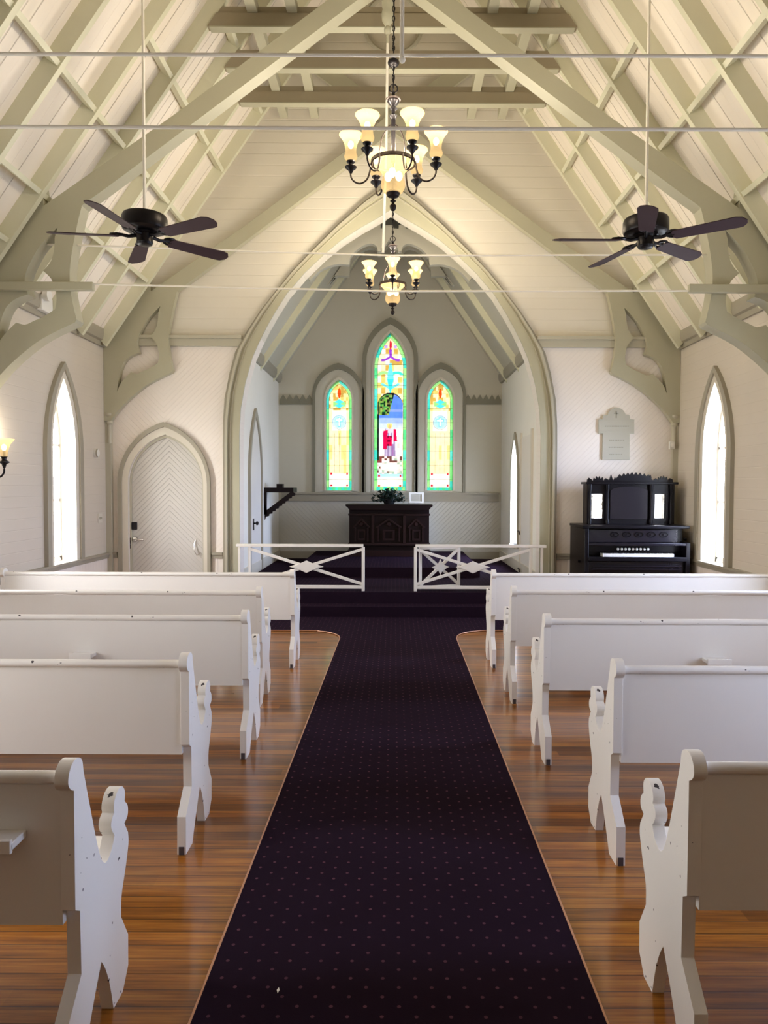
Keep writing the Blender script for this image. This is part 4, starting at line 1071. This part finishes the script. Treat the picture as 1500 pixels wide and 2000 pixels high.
# ---------------------------------------------------------------- wall-hung things
def fpt(u, v, y=YF): q_ = at(u, v, Y=y); return (q_.x, q_.z)
t_ = empty('memorial_tablet', (0, 0, 0))
P_ = [(1175, 898), (1228, 898), (1228, 847), (1237, 847), (1237, 820), (1229, 819), (1228, 812), (1220, 810)] 
P_ += [(1203 + 17 * math.cos(a * PI / 10), 812 - 15 * math.sin(a * PI / 10)) for a in range(1, 10)]
P_ += [(1186, 811), (1177, 812), (1176, 819), (1168, 820), (1168, 847), (1176, 847)]
MB().prism([[fpt(u, v) for u, v in P_]], 'XZ', YF - .035, YF).build('slab', 'plaque', t_, bevel=.006)
mb = MB()
for v, a, b, n in ((833, 1180, 1227, 15), (860, 1188, 1218, 9), (874, 1187, 1216, 9), (888, 1188, 1214, 8)):
    for i in range(n):
        u = a + (b - a) * (i + .5) / n; w_ = (b - a) / n * .36; p1 = fpt(u - w_, v + 1); p2 = fpt(u + w_, v - 1); mb.box(p1[0], p2[0], YF - .0365, YF - .034, p1[1], p2[1])
p1 = fpt(1202, 811); mb.box(p1[0] - .008, p1[0] + .008, YF - .037, YF - .034, p1[1] - .04, p1[1] + .05).box(p1[0] - .03, p1[0] + .03, YF - .037, YF - .034, p1[1] + .015, p1[1] + .027)
mb.build('inscription', 'plaque_dark', t_)
for v in (843, 822): p1 = fpt(1170, v); p2 = fpt(1235, v - 1); MB().box(p1[0], p2[0], YF - .039, YF - .034, p1[1], p1[1] + .006).build('moulding', 'plaque', t_)
tag(t_, 'grey memorial wall tablet with rounded head, above the dark organ', 'tablet')
x, z = fpt(1311, 870, YF - .08)
w_ = empty('wall_sensor', (x, YF - .09, z)); MB().box(-.035, .035, -.03, .01, -.05, .05).build('housing', 'plastic', w_, bevel=.006); MB().box(-.02, .015, -.034, -.03, -.02, .03).build('lens', 'ivory', w_)
tag(w_, 'small square cream sensor box on the right corner post', 'sensor')
q_ = at(185, 885, X=XL)
w_ = empty('wall_thermostat', (XL, q_.y, q_.z)); MB().lathe([(0, 0), (.055, 0), (.055, .03), (.045, .045), (0, .047)], (0, 0, 0), 24, 'X').build('cover', 'plastic', w_)
MB().tube([(.04, -.05 * math.cos(a), .05 * math.sin(a)) for a in [(-70 + 14 * i) * PI / 180 for i in range(11)]], .009, 6).build('dial_edge', 'trim_dark', w_)
tag(w_, 'small round white dial on the left wall between window and corner', 'thermostat')
q_ = at(195, 1012, X=XL)
w_ = empty('light_switch', (XL, q_.y, q_.z)); MB().box(0, .008, -.06, .06, -.06, .06).build('cover_plate', 'casing', w_, bevel=.003); MB().box(.008, .018, -.03, -.015, -.015, .015).box(.008, .018, .015, .03, -.015, .015).build('toggle', 'trim', w_)
tag(w_, 'double light switch plate low on the left wall beside the corner', 'light switch')
q_ = at(97, 590, X=XL + .12)
w_ = empty('emergency_light', (XL, q_.y, q_.z)); MB().box(0, .09, -.10, .14, -.10, .06).build('housing', 'plastic', w_, bevel=.01); MB().lathe([(0, 0), (.05, 0), (.06, .06), (0, .05)], (.09, -.06, .05), 16, 'X').build('lamp_head', 'plastic', w_)
tag(w_, 'white wall light unit by the left eave, seen through the pierced bracket', 'emergency light')

# ---------------------------------------------------------------- wall sconce
def shade_profile(s=1.0, z=0.0): return [(.028 * s, z), (.044 * s, z + .018 * s), (.048 * s, z + .035 * s), (.040 * s, z + .055 * s), (.038 * s, z + .08 * s), (.046 * s, z + .12 * s), (.062 * s, z + .155 * s), (.084 * s, z + .182 * s), (.0835 * s, z + .186 * s)]
q_ = at(8, 900, Y=6.60)
s_ = empty('wall_sconce', (q_.x, 6.60, 0)); zt_ = at(8, 857, Y=6.6).z; zb4 = at(8, 892, Y=6.6).z
MB().lathe([(.028, zb4), (.034, zb4 + .05), (.05, zb4 + .11), (.088, zt_ - .005), (.09, zt_)], (0, 0, 0), 24).build('lamp_shade', 'shade', s_)
MB().sphere((0, 0, zb4 + .085), .022, 12, 1.4).build('bulb', 'bulb', s_)
MB().lathe([(0, zb4 - .115), (.012, zb4 - .10), (.02, zb4 - .07), (.045, zb4 - .055), (.045, zb4 - .045), (.02, zb4 - .03), (.022, zb4 - .01), (.034, zb4), (.012, zb4 + .005), (.012, zb4 + .05), (0, zb4 + .05)], (0, 0, 0), 16).build('socket', 'black', s_)
xa = XL - q_.x
MB().tube(smooth_path([(0, zb4 - .11), (-.005, zb4 - .15), (-.04, zb4 - .185), (xa * .6, zb4 - .16), (xa, zb4 - .10)], 4) and [(a, 0, b) for a, b in smooth_path([(0, zb4 - .11), (-.005, zb4 - .15), (-.04, zb4 - .185), (xa * .6, zb4 - .16), (xa, zb4 - .10)], 4)], .009, 8).build('arm', 'black', s_)
MB().lathe([(0, 0), (.05, 0), (.05, .01), (.02, .025), (0, .03)], (xa, 0, zb4 - .10), 16, 'X').build('wall_plate', 'black', s_)
tag(s_, 'lit black wall sconce with flared amber glass shade, left picture edge', 'wall sconce')
def lamp(parent, loc, w, r_=.03):
    l = bpy.data.lights.new('lamp_light', 'POINT'); l.energy = w; l.color = (1, .86, .66); l.shadow_soft_size = r_
    o = bpy.data.objects.new('lamp_light', l); COL.objects.link(o); o.location = loc
    if parent is not None: o.parent = parent
lamp(s_, (0, 0, zt_ + .03), LAMP_W * .5)

# ---------------------------------------------------------------- ceiling fans
def fan(x, y, z, a0, ztop, label):
    r_ = empty('ceiling_fan', (x, y, z))
    MB().lathe([(0, .175), (.13, .175), (.15, .168), (.158, .15), (.158, .085), (.152, .07), (.13, .06), (.10, .055), (0, .055)], (0, 0, 0), 40).build('motor_housing', 'black', r_)
    MB().lathe([(0, .06), (.085, .06), (.088, .045), (.06, .035), (.055, .0), (.058, -.02), (.05, -.035), (.03, -.042), (0, -.042)], (0, 0, 0), 28).build('switch_housing', 'black', r_)
    MB().tube([(0, 0, .17), (0, 0, ztop - z)], .011, 10).build('downrod', 'rod', r_)
    for k in range(5):
        b = empty('fan_blade'); 
        bpy.data.objects.remove(b)
        a = a0 + k * 2 * PI / 5; c, s2 = math.cos(a), math.sin(a)
        pts = [(.20, -.052), (.60, -.066), (.64, -.05), (.665, -.01), (.66, .03), (.63, .062), (.60, .066), (.20, .052), (.185, .03), (.185, -.03)]
        pitch = math.radians(-13); mbx = MB(); vs = []
        for th in (-.003, .003):
            for (u, w_) in pts:
                yy = w_ * math.cos(pitch) - th * math.sin(pitch); zz = w_ * math.sin(pitch) + th * math.cos(pitch)
                vs.append((u * c - yy * s2, u * s2 + yy * c, zz + .02))
        n = len(pts); mbx.add(vs, [tuple(range(n))[::-1], tuple(range(n, 2 * n))] + [(i, (i + 1) % n, n + (i + 1) % n, n + i) for i in range(n)])
        bl = mbx.build('fan_blade', 'blade', r_)
        ir = MB()
        def R_(u, w_, zz): return (u * c - w_ * s2, u * s2 + w_ * c, zz)
        ir.tube([R_(.06, 0, .03), R_(.11, 0, .02), R_(.16, 0, .03), R_(.20, 0, .03)], [.014, .012, .012, .016], 8)
        ir.tube([R_(.19 + .045 * math.cos(t * PI / 8), .040 * math.sin(t * PI / 8), .03 + .009 * math.sin(t * PI / 8) * -1) for t in range(16)], .009, 6, closed=True)
        ir.tube([R_(.15, 0, .03), R_(.24, 0, .028)], .009, 6)
        ir.build('blade_iron', 'black', bl)
    tag(r_, label, 'ceiling fan', 'black ceiling fans on long rods')
fan(-1.79, 5.19, 3.355, math.radians(43), ZR - SL * (1.79 - .035) - .1, 'black five-bladed ceiling fan on a long rod, left of the chandeliers')
fan(1.79, 5.19, 3.345, math.radians(36), ZR - SL * (1.79 + .035) - .1, 'black five-bladed ceiling fan on a long rod, right of the chandeliers')

# ---------------------------------------------------------------- chandeliers
def chandelier(x, y, a0, ztop, label):
    r_ = empty('chandelier', (x, y, 3.57))
    MB().lathe([(.152, .325), (.160, .328), (.160, .350), (.152, .353), (.148, .345), (.148, .332), (.152, .325)], (0, 0, 0), 48).build('ring', 'bronze', r_)
    # centre bowl, bulbs in it
    MB().lathe([(.038, .115), (.07, .135), (.085, .165), (.085, .20), (.072, .235), (.082, .27), (.115, .305), (.148, .335)], (0, 0, 0), 40).build('bowl_shade', 'shade', r_)
    for k in range(3):
        a = k * 2 * PI / 3 + .4; MB().sphere((.045 * math.cos(a), .045 * math.sin(a), .25), .026, 12, 1.3).build('bulb', 'bulb', r_)
    MB().lathe([(0, -.005), (.012, 0), (.022, .015), (.024, .035), (.010, .05), (.012, .062), (.022, .068), (.010, .078), (.012, .09), (.04, .10), (.048, .115), (.05, .13), (.02, .14), (0, .14)], (0, 0, 0), 20).build('finial', 'bronze', r_)
    MB().lathe([(0, .34), (.016, .34), (.016, .64), (.024, .65), (.030, .665), (.012, .68), (.014, .70), (.030, .715), (.012, .73), (.030, .745), (.044, .765), (.030, .79), (.012, .80), (.012, .83), (0, .83)], (0, 0, 0), 20).build('stem', 'black', r_)
    MB().lathe([(.030, .768), (.052, .775), (.055, .780), (.030, .782)], (0, 0, 0), 24).build('stem_disc', 'bronze', r_)
    lp = MB()
    for a in (0, PI / 2): lp.tube([(.03 * math.cos(t * PI / 6) * math.cos(a), .03 * math.cos(t * PI / 6) * math.sin(a), .855 + .03 * math.sin(t * PI / 6)) for t in range(12)], .005, 6, closed=True)
    lp.build('top_loop', 'black', r_)
    wr_ = MB()
    for k in range(3):
        a = a0 + k * 2 * PI / 3 + .5; c, s2 = math.cos(a), math.sin(a)
        wr_.tube([(q[0] * c, q[0] * s2, q[1]) for q in smooth_path([(.014, .60), (.04, .58), (.085, .50), (.105, .40), (.11, .31), (.12, .27), (.138, .268), (.152, .30), (.155, .335)], 3)], .0045, 6)
    wr_.build('support_wire', 'bronze', r_)
    for k in range(6):
        a = a0 + k * PI / 3; c, s2 = math.cos(a), math.sin(a); R_ = .305
        arm = MB().tube([(q[0] * c, q[0] * s2, q[1]) for q in smooth_path([(.158, .34), (.168, .28), (.19, .225), (.235, .20), (.28, .215), (.303, .25), (R_, .29)], 4)], .0065, 8).build('arm', 'bronze', r_)
        MB().lathe([(0, .275), (.010, .275), (.020, .295), (.040, .31), (.043, .318), (.020, .328), (.016, .338), (.030, .35), (.032, .358), (0, .362)], (R_ * c, R_ * s2, 0), 16).build('lamp_socket', 'black', arm)
        MB().lathe(shade_profile(1.0, .36), (R_ * c, R_ * s2, 0), 28).build('lamp_shade', 'shade', arm)
        MB().sphere((R_ * c, R_ * s2, .475), .021, 12, 1.3).build('bulb', 'bulb', arm)
        lamp(r_, (R_ * c, R_ * s2, .56), LAMP_W)
    lamp(r_, (0, 0, .40), LAMP_W * 2, .06)
    # chain with a ball, up to the roof
    ch = MB(); z = .90; k = 0
    while z < ztop - 3.57 - .02:
        ca, sa = (1, 0) if k % 2 else (0, 1)
        ch.tube([(.009 * math.cos(t * PI / 4) * ca, .009 * math.cos(t * PI / 4) * sa, z + .021 * math.sin(t * PI / 4)) for t in range(8)], .0032, 5, closed=True)
        z += .034; k += 1
    ch.tube([(0, 0, .88), (.004, 0, 1.6), (0, 0, ztop - 3.57)], .004, 5)
    ch.build('chain', 'black', r_)
    if y < 7: MB().sphere((0, 0, 1.035), .042, 20, .72).build('chain_ball', 'black', r_)
    MB().lathe([(0, ztop - 3.57), (.06, ztop - 3.57), (.05, ztop - 3.57 - .03), (.015, ztop - 3.57 - .05), (0, ztop - 3.57 - .05)], (0, 0, 0), 16).build('ceiling_canopy', 'black', r_)
    tag(r_, label, 'chandelier', 'lit six-arm chandeliers over the aisle')
chandelier(at(768, 300, Y=5.2).x, 5.2, math.radians(55), ZR - .30, 'larger-looking lit bronze chandelier with six glass shades, nearer the camera, upper')
chandelier(at(767, 550, Y=8.3).x, 8.3, math.radians(30), ZR - .30, 'smaller-looking lit bronze chandelier with six glass shades, lower, before the arch')
